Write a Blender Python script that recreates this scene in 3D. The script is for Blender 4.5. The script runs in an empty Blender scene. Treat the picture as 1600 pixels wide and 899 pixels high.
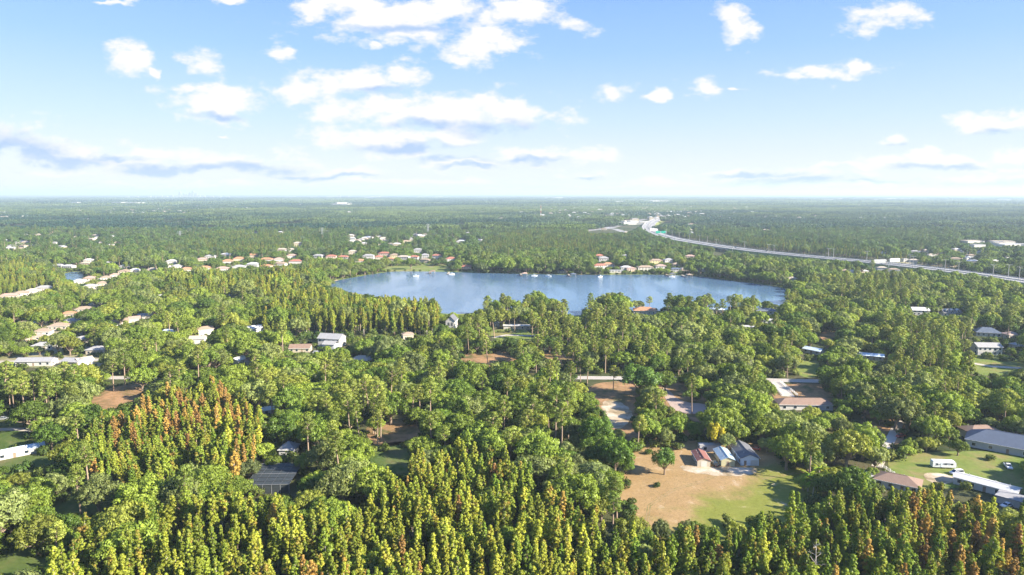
import bpy, math, random
import numpy as np
from mathutils import Vector

sc = bpy.context.scene
COL = sc.collection
R = math.radians

# ------------------------------------------------------------------ camera
CAM_H, PITCH, F = 110.0, R(7.93), 1066.0          # metres, down tilt, focal length in pixels of a 1600 px wide picture
cam_d = bpy.data.cameras.new("camera")
cam = bpy.data.objects.new("camera", cam_d)
COL.objects.link(cam)
cam.location = (0, 0, CAM_H)
cam.rotation_euler = (math.pi / 2 - PITCH, 0, 0)
cam_d.sensor_width = 36
cam_d.lens = 36 * F / 1600
cam_d.clip_start, cam_d.clip_end = 1, 120000
sc.camera = cam

# ------------------------------------------------------------------ sun, exposure
SUN_EL, SUN_AZ = R(29), R(112)                    # azimuth clockwise from +Y (north): the sun stands to the right, a little behind
sun_d = bpy.data.lights.new("sun", 'SUN')
sun = bpy.data.objects.new("sun", sun_d)
COL.objects.link(sun)
sdir = Vector((math.sin(SUN_AZ) * math.cos(SUN_EL), math.cos(SUN_AZ) * math.cos(SUN_EL), math.sin(SUN_EL)))
sun.rotation_euler = sdir.to_track_quat('Z', 'Y').to_euler()
sun_d.energy = 5.0
sun_d.angle = R(0.5)
sun_d.color = (1.0, 0.90, 0.74)
EXPO = 1.72
sc.view_settings.view_transform = 'Standard'
sc.view_settings.look = 'None'
sc.view_settings.gamma = 1
sc.view_settings.use_curve_mapping = False
sc.view_settings.exposure = EXPO
sc.cycles.max_bounces = 5
sc.cycles.diffuse_bounces = 2
sc.cycles.glossy_bounces = 2
sc.cycles.transmission_bounces = 2
sc.cycles.transparent_max_bounces = 4
sc.cycles.volume_bounces = 0
sc.cycles.use_denoising = True
sc.cycles.use_adaptive_sampling = True
sc.cycles.adaptive_threshold = 0.02
sc.cycles.caustics_reflective = False
sc.cycles.caustics_refractive = False


# ------------------------------------------------------------------ node helper
class NT:
    def __init__(self, nt):
        self.nt = nt
        self.L = nt.links

    def n(self, t, **k):
        nd = self.nt.nodes.new(t)
        for a, b in k.items():
            setattr(nd, a, b)
        return nd

    def put(self, sock, v):
        if isinstance(v, bpy.types.NodeSocket):
            self.L.new(v, sock)
        elif v is not None:
            if hasattr(sock.default_value, '__len__') and not hasattr(v, '__len__'):
                v = (v,) * len(sock.default_value)
            if hasattr(sock.default_value, '__len__') and len(v) == 3 and len(sock.default_value) == 4:
                v = (*v, 1)
            sock.default_value = v

    def m(self, op, a, b=None, c=None, clamp=False):
        nd = self.n('ShaderNodeMath', operation=op, use_clamp=clamp)
        for i, v in enumerate((a, b, c)):
            if v is not None:
                self.put(nd.inputs[i], v)
        return nd.outputs[0]

    def v(self, op, a, b=None, c=None):
        nd = self.n('ShaderNodeVectorMath', operation=op)
        for i, x in enumerate((a, b, c)):
            if x is not None:
                self.put(nd.inputs[i], x)
        return nd.outputs['Value'] if op in ('LENGTH', 'DOT_PRODUCT') else nd.outputs[0]

    def mix(self, f, a, b, blend='MIX'):
        nd = self.n('ShaderNodeMix', data_type='RGBA', blend_type=blend)
        self.put(nd.inputs[0], f)
        self.put(nd.inputs[6], a)
        self.put(nd.inputs[7], b)
        return nd.outputs[2]

    def noise(self, vec, scale, detail=4, rough=0.55, dist=0.0, col=False):
        nd = self.n('ShaderNodeTexNoise')
        if vec is not None:
            self.L.new(vec, nd.inputs['Vector'])
        nd.inputs['Scale'].default_value = scale
        nd.inputs['Detail'].default_value = detail
        nd.inputs['Roughness'].default_value = rough
        nd.inputs['Distortion'].default_value = dist
        return nd.outputs['Color'] if col else nd.outputs['Fac']

    def ramp(self, f, stops):
        nd = self.n('ShaderNodeValToRGB')
        cr = nd.color_ramp
        while len(cr.elements) < len(stops):
            cr.elements.new(0.5)
        for e, (p, c) in zip(cr.elements, stops):
            e.position = p
            e.color = (*c, 1) if len(c) == 3 else c
        self.put(nd.inputs[0], f)
        return nd.outputs[0]

    def smooth(self, x, lo, hi, a=0.0, b=1.0):
        nd = self.n('ShaderNodeMapRange', interpolation_type='SMOOTHSTEP')
        for i, v in enumerate((x, lo, hi, a, b)):
            self.put(nd.inputs[i], v)
        return nd.outputs[0]


# ------------------------------------------------------------------ pixel <-> place (1600 x 899 pixels of the photograph)
CP, SP = math.cos(PITCH), math.sin(PITCH)


def ray(px, py):
    u, v = (px - 800) / F, (449.5 - py) / F
    return u, CP + v * SP, -SP + v * CP


def at(px, py, z=0.0):
    x, y, w = ray(px, py)
    t = (CAM_H - z) / -w
    return x * t, y * t


def proj(X, Y, Z):
    d = Y * CP - (Z - CAM_H) * SP
    up = Y * SP + (Z - CAM_H) * CP
    return 800 + F * X / d, 449.5 - F * up / d, d


# ------------------------------------------------------------------ world: Nishita sky and clouds by direction
world = bpy.data.worlds.new("World")
sc.world = world
world.use_nodes = True
w = NT(world.node_tree)
bg = world.node_tree.nodes['Background']
sky = w.n('ShaderNodeTexSky', sky_type='NISHITA')
sky.sun_disc = False
sky.sun_elevation = SUN_EL
sky.sun_rotation = SUN_AZ
sky.altitude = 100
sky.air_density = 1.0
sky.dust_density = 0.8
sky.ozone_density = 1.6
SKY = 0.10
tc = w.n('ShaderNodeTexCoord').outputs['Generated']
sep = w.n('ShaderNodeSeparateXYZ')
w.L.new(tc, sep.inputs[0])
dx, dy, dz = sep.outputs
ysafe = w.m('MAXIMUM', dy, 0.02)
u_, v_ = w.m('DIVIDE', dx, ysafe), w.m('DIVIDE', dz, ysafe)
cmb = w.n('ShaderNodeCombineXYZ')
w.put(cmb.inputs[0], u_)
w.put(cmb.inputs[1], v_)
P0 = cmb.outputs[0]
# noise space: stretched sideways, finer towards the horizon
nz = w.v('MULTIPLY', P0, (1.0, 1.9, 1.0))
wob = w.noise(nz, 9.0, 4, 0.6, col=True)
warp = w.v('MULTIPLY', w.v('SUBTRACT', wob, (0.5, 0.5, 0.5)), (0.11, 0.05, 0.0))
P1 = w.v('ADD', P0, warp)


def cl(x, y, rx, ry):
    """cloud ellipse: centre and radii as seen in the photograph, stored as directions"""
    a = ray(x, y)
    return (a[0] / a[1], a[2] / a[1], rx / F, ry / F)


CLOUDS = [cl(*c) for c in (
    (198, 88, 55, 26), (246, 110, 14, 8), (325, 93, 36, 24), (441, 86, 24, 14), (600, 64, 14, 9), (335, 162, 85, 36), (300, 140, 36, 16),
    (560, 128, 110, 34), (470, 138, 60, 24), (640, 115, 50, 24), (690, 178, 190, 40), (600, 165, 110, 28), (800, 178, 70, 26), (590, 222, 160, 24),
    (700, 220, 90, 16), (640, 22, 190, 42), (560, 12, 110, 26), (800, 18, 120, 30), (745, 70, 85, 28), (900, 40, 40, 20), (480, 20, 40, 26),
    (1145, 32, 40, 34), (1375, 28, 62, 32), (1300, 112, 85, 14), (1345, 106, 40, 10), (1235, 118, 26, 10), (968, 144, 28, 17), (1025, 146, 18, 9),
    (1098, 138, 36, 18), (1150, 144, 16, 5), (1545, 195, 75, 26), (1590, 190, 40, 22), (1395, 218, 32, 12), (1452, 240, 28, 12), (1590, 243, 42, 18),
    (1400, 258, 70, 13), (1490, 254, 70, 12), (860, 245, 120, 15), (730, 256, 75, 11), (915, 272, 46, 10), (30, 225, 100, 34), (90, 240, 120, 26), (180, 252, 150, 18),
    (240, 240, 120, 12), (370, 256, 140, 18), (240, 262, 180, 12), (520, 270, 130, 10), (1230, 276, 180, 13), (1370, 290, 220, 9),
    (1100, 286, 160, 8), (1520, 284, 110, 11), (343, 212, 16, 4), (100, 270, 150, 5), (640, 283, 150, 5), (980, 294, 130, 5), (300, 288, 160, 5), (1330, 262, 120, 7), (1560, 268, 80, 9), (355, 3, 30, 5), (180, 4, 40, 4), (1130, 265, 40, 5))]
SHADES = [cl(*c) for c in (
    (770, 202, 95, 17), (660, 196, 60, 12), (650, 234, 110, 9), (20, 240, 90, 30), (95, 254, 90, 14), (400, 262, 90, 12), (290, 264, 150, 12), (540, 275, 80, 5),
    (1560, 207, 50, 9), (830, 252, 70, 6), (1240, 282, 150, 10), (1470, 264, 90, 9), (1530, 292, 110, 9), (735, 260, 50, 4),
    (1400, 228, 28, 5), (600, 140, 60, 8), (1180, 270, 90, 5), (1360, 284, 120, 5), (180, 248, 60, 6), (440, 270, 70, 4), (915, 276, 40, 4), (700, 250, 70, 5), (640, 40, 110, 7), (340, 182, 50, 7))]


def field(lst, P):
    acc = None
    for (cx, cy, rx, ry) in lst:
        d = w.v('LENGTH', w.v('MULTIPLY_ADD', P, (1 / rx, 1 / ry, 0), (-cx / rx, -cy / ry, 0)))
        acc = d if acc is None else w.m('MINIMUM', acc, d)
    return acc


fb = w.noise(nz, 16.0, 9, 0.62)
fb2 = w.noise(w.v('ADD', nz, (3.1, 0.02, 0)), 34.0, 6, 0.6)
F1 = field(CLOUDS, P1)
dens_in = w.smooth(w.m('ADD', w.m('SUBTRACT', 1.06, F1), w.m('MULTIPLY', w.m('SUBTRACT', fb, 0.5), 3.3)), 0.0, 0.75)
# the rest of the sky: the same fair-weather clouds on a flat cloud base
zs = w.m('MAXIMUM', dz, 0.03)
cmb2 = w.n('ShaderNodeCombineXYZ')
w.put(cmb2.inputs[0], w.m('DIVIDE', dx, zs))
w.put(cmb2.inputs[1], w.m('DIVIDE', dy, zs))
gen = w.noise(cmb2.outputs[0], 0.9, 8, 0.58)
dens_out = w.smooth(gen, 0.58, 0.68)
inframe = w.m('MULTIPLY', w.smooth(w.m('ABSOLUTE', u_), 0.80, 0.95, 1, 0), w.m('MULTIPLY', w.smooth(v_, 0.27, 0.36, 1, 0), w.smooth(dy, 0.1, 0.3)))
dens = w.m('ADD', w.m('MULTIPLY', dens_in, inframe), w.m('MULTIPLY', dens_out, w.m('SUBTRACT', 1.0, inframe)))
dens = w.m('MULTIPLY', dens, w.smooth(dz, 0.0, 0.018))
S1 = field(SHADES, P1)
shade = w.m('MULTIPLY', w.smooth(w.m('ADD', w.m('SUBTRACT', 1.0, S1), w.m('MULTIPLY', w.m('SUBTRACT', fb2, 0.5), 1.0)), -0.3, 0.8, 0.0, 1.0), inframe)
shade = w.m('ADD', shade, w.smooth(fb2, 0.50, 0.85, 0.0, 0.3), clamp=True)
E = 1 / 2 ** EXPO
ccol = w.mix(shade, (1.06 * E / SKY, 1.04 * E / SKY, 1.03 * E / SKY), (0.50 * E / SKY, 0.67 * E / SKY, 0.95 * E / SKY))
# fair sky: the Nishita blue, lifted by thin high moisture
veil = w.smooth(dz, 0.0, 0.30, 0.93, 0.86)
vcol = w.ramp(dz, [(0.0, (0.88, 0.92, 0.96)), (0.04, (0.82, 0.89, 0.965)), (0.10, (0.62, 0.79, 0.99)), (0.19, (0.37, 0.61, 1.0)), (0.28, (0.25, 0.48, 1.0)), (0.7, (0.12, 0.31, 0.90))])
vcol = w.v('SCALE', vcol)
w.nt.nodes[-1].inputs['Scale'].default_value = E / SKY
lift = w.mix(veil, sky.outputs[0], vcol)
far_fade = w.smooth(dz, 0.0, 0.08, 0.8, 1.0)
skycol = w.mix(w.m('MULTIPLY', w.m('MULTIPLY', dens, far_fade), 0.97), lift, ccol)
w.L.new(skycol, bg.inputs['Color'])
bg.inputs['Strength'].default_value = SKY

# ------------------------------------------------------------------ materials
MATS = {}


def mat(name, build):
    if name not in MATS:
        m = bpy.data.materials.new(name)
        m.use_nodes = True
        t = NT(m.node_tree)
        b = m.node_tree.nodes['Principled BSDF']
        build(t, b)
        MATS[name] = m
    return MATS[name]


def plain(name, col, rough=0.7, metal=0.0, var=0.25, scale=1.5, bump=0.0, spec=0.4):
    """one real colour with blotches and wear in object space"""
    def f(t, b):
        g = t.n('ShaderNodeTexCoord').outputs['Object']
        n1 = t.noise(g, scale, 5, 0.65)
        n2 = t.noise(g, scale * 9, 3, 0.6)
        k = t.m('ADD', t.m('MULTIPLY', n1, var * 1.4), t.m('MULTIPLY', n2, var * 0.6))
        k = t.m('ADD', k, 1 - var)
        t.put(b.inputs['Base Color'], t.mix(1.0, (*col, 1), k, 'MULTIPLY'))
        b.inputs['Roughness'].default_value = rough
        b.inputs['Metallic'].default_value = metal
        b.inputs['Specular IOR Level'].default_value = spec
        if bump:
            bp = t.n('ShaderNodeBump')
            bp.inputs['Strength'].default_value = bump
            t.L.new(n2, bp.inputs['Height'])
            t.L.new(bp.outputs[0], b.inputs['Normal'])
    return mat(name, f)


def foliage(name, rough=0.55, trans=0.28, brown=False):
    def f(t, b):
        a = t.n('ShaderNodeAttribute', attribute_type='INSTANCER', attribute_name='tint')
        v = t.n('ShaderNodeAttribute', attribute_type='GEOMETRY', attribute_name='leaf')
        g = t.n('ShaderNodeTexCoord').outputs['Object']
        n1 = t.noise(g, 0.35, 3, 0.6)
        k = t.m('ADD', t.m('MULTIPLY', v.outputs['Fac'], 0.45), 0.78)
        k = t.m('MULTIPLY', k, t.m('ADD', t.m('MULTIPLY', n1, 0.7), 0.65))
        c = t.mix(1.0, a.outputs['Color'], k, 'MULTIPLY')
        c = t.mix(t.smooth(n1, 0.45, 0.75, 0.0, 0.35), c, t.mix(1.0, c, (1.3, 1.05, 0.75, 1), 'MULTIPLY'))
        if brown:
            oi = t.n('ShaderNodeObjectInfo').outputs['Random']
            sft = t.n('ShaderNodeCombineXYZ')
            t.put(sft.inputs[0], t.m('MULTIPLY', oi, 91.0))
            n3 = t.noise(t.v('ADD', g, sft.outputs[0]), 0.42, 4, 0.65)
            f3 = t.m('MULTIPLY', t.smooth(n3, 0.47, 0.66, 0.0, 0.85), t.smooth(oi, 0.25, 1.0, 0.0, 1.0))
            c = t.mix(f3, c, (0.36, 0.225, 0.055, 1))
        d = t.n('ShaderNodeBsdfDiffuse')
        tr = t.n('ShaderNodeBsdfTranslucent')
        gl = t.n('ShaderNodeBsdfGlossy')
        gl.inputs['Roughness'].default_value = 0.45
        gl.inputs['Color'].default_value = (1, 1, 1, 1)
        t.L.new(c, d.inputs[0])
        t.L.new(t.mix(1.0, c, (1.25, 1.2, 0.6, 1), 'MULTIPLY'), tr.inputs[0])
        m1 = t.n('ShaderNodeMixShader')
        m1.inputs[0].default_value = trans
        t.L.new(d.outputs[0], m1.inputs[1])
        t.L.new(tr.outputs[0], m1.inputs[2])
        m2 = t.n('ShaderNodeMixShader')
        m2.inputs[0].default_value = 0.012
        t.L.new(m1.outputs[0], m2.inputs[1])
        t.L.new(gl.outputs[0], m2.inputs[2])
        t.nt.nodes.remove(b)
        t.L.new(m2.outputs[0], t.nt.nodes['Material Output'].inputs[0])
    return mat(name, f)


M_LEAF = foliage('foliage')
M_CYPLEAF = foliage('cypress_foliage', brown=True)
M_BARK = plain('bark', (0.20, 0.15, 0.11), 0.9, scale=2, var=0.5)
M_PINEBARK = plain('pine_bark', (0.30, 0.22, 0.16), 0.9, scale=2, var=0.5)
M_GREYWOOD = plain('dead_wood', (0.42, 0.38, 0.33), 0.9, scale=2, var=0.4)
M_GLASS = plain('window_glass', (0.02, 0.03, 0.045), 0.12, var=0.1, spec=0.8)
M_WHITE = plain('white_paint', (0.78, 0.77, 0.74), 0.6, var=0.12)
M_BLACK = plain('black_rubber', (0.02, 0.02, 0.02), 0.8)
M_CONC = plain('concrete', (0.36, 0.35, 0.33), 0.85, var=0.25, scale=0.15)
M_STEEL = plain('galvanised_steel', (0.45, 0.47, 0.48), 0.45, 0.6, var=0.2)

ROOFC = {
    'tan': (0.28, 0.215, 0.16), 'grey': (0.27, 0.27, 0.28), 'pale grey': (0.29, 0.29, 0.29), 'dark grey': (0.11, 0.115, 0.13), 'orange': (0.40, 0.20, 0.11),
    'red': (0.32, 0.13, 0.09), 'brown': (0.22, 0.15, 0.115), 'white': (0.50, 0.50, 0.49), 'pink': (0.35, 0.245, 0.205), 'cream': (0.38, 0.33, 0.265),
    'blue': (0.30, 0.40, 0.47), 'navy': (0.085, 0.11, 0.16), 'rust red': (0.20, 0.085, 0.07), 'pale blue': (0.52, 0.62, 0.70)}
WALLC = {'white': (0.50, 0.49, 0.46), 'cream': (0.42, 0.37, 0.29), 'grey': (0.42, 0.42, 0.42), 'yellow': (0.62, 0.52, 0.28), 'pink': (0.62, 0.46, 0.38),
         'olive': (0.45, 0.42, 0.26), 'paleblue': (0.60, 0.66, 0.72), 'brown': (0.25, 0.18, 0.13)}


def roofmat(k):
    metal = k in ('white', 'blue', 'pale blue')
    return plain('roof_' + k.replace(' ', '_'), ROOFC[k], 0.45 if metal else 0.9, 0.0, 0.35, 0.5, 0.3)


def wallmat(k):
    return plain('wall_' + k, WALLC[k], 0.85, 0.0, 0.15, 0.6)


# ------------------------------------------------------------------ mesh helpers
class MB:
    def __init__(self):
        self.v, self.f, self.mi = [], [], []

    def add(self, vs, fs, m=0):
        o = len(self.v)
        self.v += [tuple(p) for p in vs]
        self.f += [tuple(i + o for i in f) for f in fs]
        self.mi += [m] * len(fs)
        return self

    def box(self, x0, y0, z0, x1, y1, z1, m=0):
        return self.add([(x0, y0, z0), (x1, y0, z0), (x1, y1, z0), (x0, y1, z0), (x0, y0, z1), (x1, y0, z1), (x1, y1, z1), (x0, y1, z1)],
                        [(3, 2, 1, 0), (4, 5, 6, 7), (0, 1, 5, 4), (1, 2, 6, 5), (2, 3, 7, 6), (3, 0, 4, 7)], m)

    def bar(self, a, b, r0, r1=None, n=6, m=0):
        r1 = r0 if r1 is None else r1
        a, b = Vector(a), Vector(b)
        z = (b - a).normalized()
        x = z.orthogonal().normalized()
        y = z.cross(x)
        vs = []
        for c, r in ((a, r0), (b, r1)):
            for i in range(n):
                t = 2 * math.pi * i / n
                vs.append(c + x * math.cos(t) * r + y * math.sin(t) * r)
        fs = [(i, (i + 1) % n, n + (i + 1) % n, n + i) for i in range(n)]
        fs += [tuple(range(n))[::-1], tuple(range(n, 2 * n))]
        return self.add(vs, fs, m)

    def path(self, pts, radii, n=6, m=0):
        for i in range(len(pts) - 1):
            self.bar(pts[i], pts[i + 1], radii[i], radii[i + 1], n, m)
        return self

    def wheel(self, c, r, wd, n=12, m=0):
        self.bar((c[0], c[1] - wd / 2, c[2]), (c[0], c[1] + wd / 2, c[2]), r, r, n, m)
        return self

    def mesh(self, name, mats):
        me = bpy.data.meshes.new(name)
        me.from_pydata(self.v, [], self.f)
        for m in (mats if isinstance(mats, (list, tuple)) else [mats]):
            me.materials.append(m)
        if any(self.mi):
            me.polygons.foreach_set('material_index', self.mi)
        me.update()
        return me

    def build(self, name, mats, parent=None, loc=None):
        return link(name, self.mesh(name, mats), parent, loc)


def link(name, me, parent=None, loc=None, rotz=0, scale=None):
    o = bpy.data.objects.new(name, me)
    COL.objects.link(o)
    if parent is not None:
        o.parent = parent
    if loc is not None:
        o.location = loc
    if rotz:
        o.rotation_euler = (0, 0, rotz)
    if scale is not None:
        o.scale = scale
    return o


def tag(o, label=None, cat=None, group=None, kind=None):
    if label:
        o['label'] = label
    if cat:
        o['category'] = cat
    if group:
        o['group'] = group
    if kind:
        o['kind'] = kind
    return o


def thing(name, label, cat, loc, rz=0, group=None):
    o = bpy.data.objects.new(name, None)
    COL.objects.link(o)
    o.location = loc
    o.rotation_euler = (0, 0, rz)
    o.empty_display_size = 1
    return tag(o, label, cat, group)


def copy_tree(o, parent=None):
    c = o.copy()
    COL.objects.link(c)
    c.parent = parent
    for ch in list(o.children):
        copy_tree(ch, c)
    return c


def inpoly(px, py, poly):
    px, py = np.asarray(px, float), np.asarray(py, float)
    ins = np.zeros(px.shape, bool)
    n = len(poly)
    for i in range(n):
        x1, y1 = poly[i]
        x2, y2 = poly[(i + 1) % n]
        if y1 == y2:
            continue
        c = ((y1 > py) != (y2 > py)) & (px < (x2 - x1) * (py - y1) / (y2 - y1) + x1)
        ins ^= c
    return ins


ORD = ['', 'second ', 'third ', 'fourth ', 'fifth ', 'sixth ', 'seventh ', 'eighth ', 'ninth ', 'tenth ', 'eleventh ', 'twelfth ', 'thirteenth ',
       'fourteenth ', 'fifteenth ', 'sixteenth ', 'seventeenth ', 'eighteenth ', 'nineteenth ', 'twentieth '] + [f'{q}th ' for q in range(21, 60)]

# ------------------------------------------------------------------ ground, fields, water
def ground_mat(t, b):
    g = t.n('ShaderNodeTexCoord').outputs['Object']
    n1 = t.noise(g, 0.012, 5, 0.6)
    n2 = t.noise(g, 0.09, 5, 0.65)
    n3 = t.noise(g, 0.9, 4, 0.7)
    c = t.ramp(n1, [(0.35, (0.030, 0.045, 0.016)), (0.5, (0.055, 0.065, 0.025)), (0.62, (0.085, 0.075, 0.040))])
    c = t.mix(t.smooth(n2, 0.5, 0.7, 0, 0.6), c, (0.10, 0.085, 0.05, 1))
    c = t.mix(1.0, c, t.m('ADD', t.m('MULTIPLY', n3, 0.9), 0.55), 'MULTIPLY')
    t.put(b.inputs['Base Color'], c)
    b.inputs['Roughness'].default_value = 0.95
    b.inputs['Specular IOR Level'].default_value = 0.1


M_GROUND = mat('ground', ground_mat)
XMAX = 30000.0


def grid_sheet():
    xs = [-XMAX, -8000, -2000, -700, 0, 700, 2000, 8000, XMAX]
    ys = [-600, 0, 400, 900, 2000, 6000, 14000, XMAX]
    v = [(x, y, 0) for y in ys for x in xs]
    n = len(xs)
    f = [(j * n + i, j * n + i + 1, (j + 1) * n + i + 1, (j + 1) * n + i) for j in range(len(ys) - 1) for i in range(n - 1)]
    return MB().add(v, f)


tag(grid_sheet().build('ground', M_GROUND), kind='structure')


def soft(pts, n=4, amp=0.8, seed=1):
    """round a pixel outline and roughen it"""
    rr = random.Random(seed)
    p = list(pts)
    for _ in range(n):
        q = []
        for i in range(len(p)):
            a, b = p[i], p[(i + 1) % len(p)]
            q += [(a[0] * .75 + b[0] * .25, a[1] * .75 + b[1] * .25), (a[0] * .25 + b[0] * .75, a[1] * .25 + b[1] * .75)]
        p = q
        if len(p) > 220:
            break
    return [(x + rr.uniform(-amp, amp), y + rr.uniform(-amp, amp) * 0.35) for x, y in p]


def sheet(name, pts, z, m, seed=1, n=4, amp=0.8, kind='structure'):
    pg = soft(pts, n, amp, seed) if n else pts
    v = [(*at(x, y, z), z) for x, y in pg]
    me = bpy.data.meshes.new(name)
    me.from_pydata(v, [], [tuple(range(len(v)))])
    me.materials.append(m)
    o = link(name, me)
    tag(o, kind=kind)
    if me.polygons[0].normal.z < 0:
        me.flip_normals()
    return o


def grassland(name, stops, s=0.05, s2=0.6):
    def f(t, b):
        g = t.n('ShaderNodeTexCoord').outputs['Object']
        n1 = t.noise(g, s, 6, 0.62, 0.6)
        n2 = t.noise(g, s2, 5, 0.7)
        c = t.ramp(n1, stops)
        c = t.mix(1.0, c, t.m('ADD', t.m('MULTIPLY', n2, 0.9), 0.55), 'MULTIPLY')
        t.put(b.inputs['Base Color'], c)
        b.inputs['Roughness'].default_value = 0.95
        b.inputs['Specular IOR Level'].default_value = 0.1
    return mat(name, f)


M_DRY = grassland('dry_grass', [(0.34, (0.30, 0.21, 0.11)), (0.47, (0.25, 0.20, 0.085)), (0.58, (0.14, 0.15, 0.045)), (0.7, (0.11, 0.13, 0.04))], 0.035)
M_SAND = grassland('sandy_soil', [(0.36, (0.50, 0.43, 0.34)), (0.5, (0.36, 0.29, 0.20)), (0.62, (0.22, 0.17, 0.10))], 0.11)
M_STRAW = grassland('pine_straw', [(0.38, (0.32, 0.19, 0.10)), (0.52, (0.22, 0.14, 0.07)), (0.64, (0.09, 0.09, 0.035))], 0.08)
M_LAWN = grassland('lawn', [(0.36, (0.10, 0.15, 0.03)), (0.52, (0.15, 0.18, 0.045)), (0.66, (0.20, 0.17, 0.07))], 0.06)
M_SHADEGRASS = grassland('shade_toned_grass', [(0.36, (0.05, 0.085, 0.02)), (0.52, (0.08, 0.11, 0.03)), (0.66, (0.12, 0.11, 0.05))], 0.06)  # grass colour darkened to stand for the tree shade lying on it
M_BANK = grassland('bank_grass', [(0.36, (0.10, 0.15, 0.035)), (0.52, (0.16, 0.19, 0.05)), (0.66, (0.22, 0.19, 0.10))], 0.03)
M_ASPH = plain('asphalt', (0.20, 0.19, 0.18), 0.9, var=0.3, scale=0.2)
M_CONCR = plain('driveway', (0.42, 0.38, 0.33), 0.9, var=0.3, scale=0.2)
M_PAVER = plain('paver', (0.34, 0.26, 0.22), 0.9, var=0.3, scale=0.3)


def field_mat(t, b):
    """mown field: dry and sandy to the west and north, greener to the south-east"""
    g = t.n('ShaderNodeTexCoord').outputs['Object']
    sp = t.n('ShaderNodeSeparateXYZ')
    t.L.new(g, sp.inputs[0])
    cx, cy = at(1165, 790)
    n0 = t.noise(g, 0.03, 5, 0.6, 0.8)
    n1 = t.noise(g, 0.12, 6, 0.65, 0.5)
    n2 = t.noise(g, 0.8, 5, 0.7)
    q = t.m('SUBTRACT', t.m('MULTIPLY', t.m('SUBTRACT', sp.outputs[0], cx), 0.022), t.m('MULTIPLY', t.m('SUBTRACT', sp.outputs[1], cy), 0.032))
    q = t.m('ADD', t.m('ADD', q, 0.85), t.m('MULTIPLY', t.m('SUBTRACT', n0, 0.5), 2.4))
    green = t.mix(n1, (0.11, 0.14, 0.025, 1), (0.22, 0.22, 0.05, 1))
    dry = t.mix(n1, (0.21, 0.135, 0.055, 1), (0.36, 0.25, 0.13, 1))
    c = t.mix(t.smooth(q, 0.2, 0.75), dry, green)
    c = t.mix(t.smooth(n1, 0.60, 0.72, 0, 0.7), c, (0.42, 0.34, 0.24, 1))
    c = t.mix(1.0, c, t.m('ADD', t.m('MULTIPLY', n2, 0.8), 0.6), 'MULTIPLY')
    t.put(b.inputs['Base Color'], c)
    b.inputs['Roughness'].default_value = 0.95
    b.inputs['Specular IOR Level'].default_value = 0.1


M_FIELD = mat('mown_field', field_mat)

def strip_pts(pts, wd, z):
    """world centre line (x, y) -> left and right edges"""
    L, Rr = [], []
    for i, p in enumerate(pts):
        a = Vector(pts[max(i - 1, 0)])
        c = Vector(pts[min(i + 1, len(pts) - 1)])
        t = (c - a).normalized()
        n = Vector((-t.y, t.x))
        L.append((p[0] + n.x * wd / 2, p[1] + n.y * wd / 2, z))
        Rr.append((p[0] - n.x * wd / 2, p[1] - n.y * wd / 2, z))
    return L, Rr


def road(name, px, wd, z=0.06, m=None, world=False):
    pts = px if world else [at(x, y) for x, y in px]
    L, Rr = strip_pts(pts, wd, z)
    mb = MB()
    for i in range(len(pts) - 1):
        mb.add([L[i], Rr[i], Rr[i + 1], L[i + 1]], [(0, 1, 2, 3)])
    return tag(mb.build(name, m or M_ASPH), kind='structure')


FIELD = [(960, 745), (975, 715), (1010, 690), (1060, 688), (1130, 690), (1200, 695), (1250, 722), (1290, 760), (1280, 800), (1240, 840), (1160, 850), (1060, 850), (1000, 846), (975, 800)]
sheet('field', FIELD, 0.04, M_FIELD, 2, 4, 1.5)
sheet('bare_sand', [(1060, 727), (1080, 729), (1150, 730), (1185, 731), (1178, 742), (1140, 745), (1095, 741), (1068, 736)], 0.08, M_SAND, 3, 3, 1.6)
M_RUT = grassland('wheel_rut', [(0.36, (0.30, 0.22, 0.13)), (0.55, (0.22, 0.17, 0.08)), (0.66, (0.15, 0.15, 0.05))], 0.3)
for k_, (o1, o2) in enumerate(((0, 0), (4, 1.5))):
    road('wheel_track', [(1120 + o1, 741 + o2), (1095 + o1, 752 + o2), (1050 + o1, 765 + o2), (1012 + o1, 790 + o2), (1008 + o1, 825 + o2)], .4, 0.055, M_RUT)
    road('wheel_track', [(1172 + o1, 740 + o2), (1190 + o1, 748 + o2), (1225 + o1, 742 + o2), (1262 + o1, 735 + o2)], .4, 0.055, M_RUT)
sheet('pine_straw_ground', [(905, 596), (1040, 596), (1120, 600), (1120, 668), (1060, 690), (960, 694), (930, 650)], 0.04, M_STRAW, 4)
sheet('sandy_track', [(942, 625), (968, 626), (985, 640), (990, 650), (975, 668), (958, 672), (948, 655), (940, 640)], 0.08, M_SAND, 5, 3, 1.5)
sheet('paver_drive', [(1030, 606), (1044, 606), (1060, 628), (1112, 632), (1105, 647), (1062, 646), (1046, 634)], 0.08, M_PAVER, 6, 2, 0.5)
sheet('lawn', [(1380, 716), (1450, 706), (1560, 704), (1660, 718), (1660, 775), (1560, 770), (1500, 760), (1430, 770), (1400, 748)], 0.04, M_LAWN, 7)
sheet('dirt_patch', [(1440, 738), (1480, 740), (1500, 752), (1470, 758), (1448, 752)], 0.08, M_SAND, 8)
sheet('dry_verge', [(125, 640), (140, 615), (200, 600), (245, 598), (230, 615), (205, 635), (160, 645)], 0.04, M_STRAW, 9)
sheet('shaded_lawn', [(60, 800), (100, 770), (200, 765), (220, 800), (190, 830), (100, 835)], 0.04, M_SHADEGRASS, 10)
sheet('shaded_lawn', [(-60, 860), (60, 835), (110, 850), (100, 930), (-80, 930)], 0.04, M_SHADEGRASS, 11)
sheet('backyard', [(560, 715), (600, 690), (660, 690), (660, 735), (620, 750), (570, 745)], 0.04, M_SHADEGRASS, 12)
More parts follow.
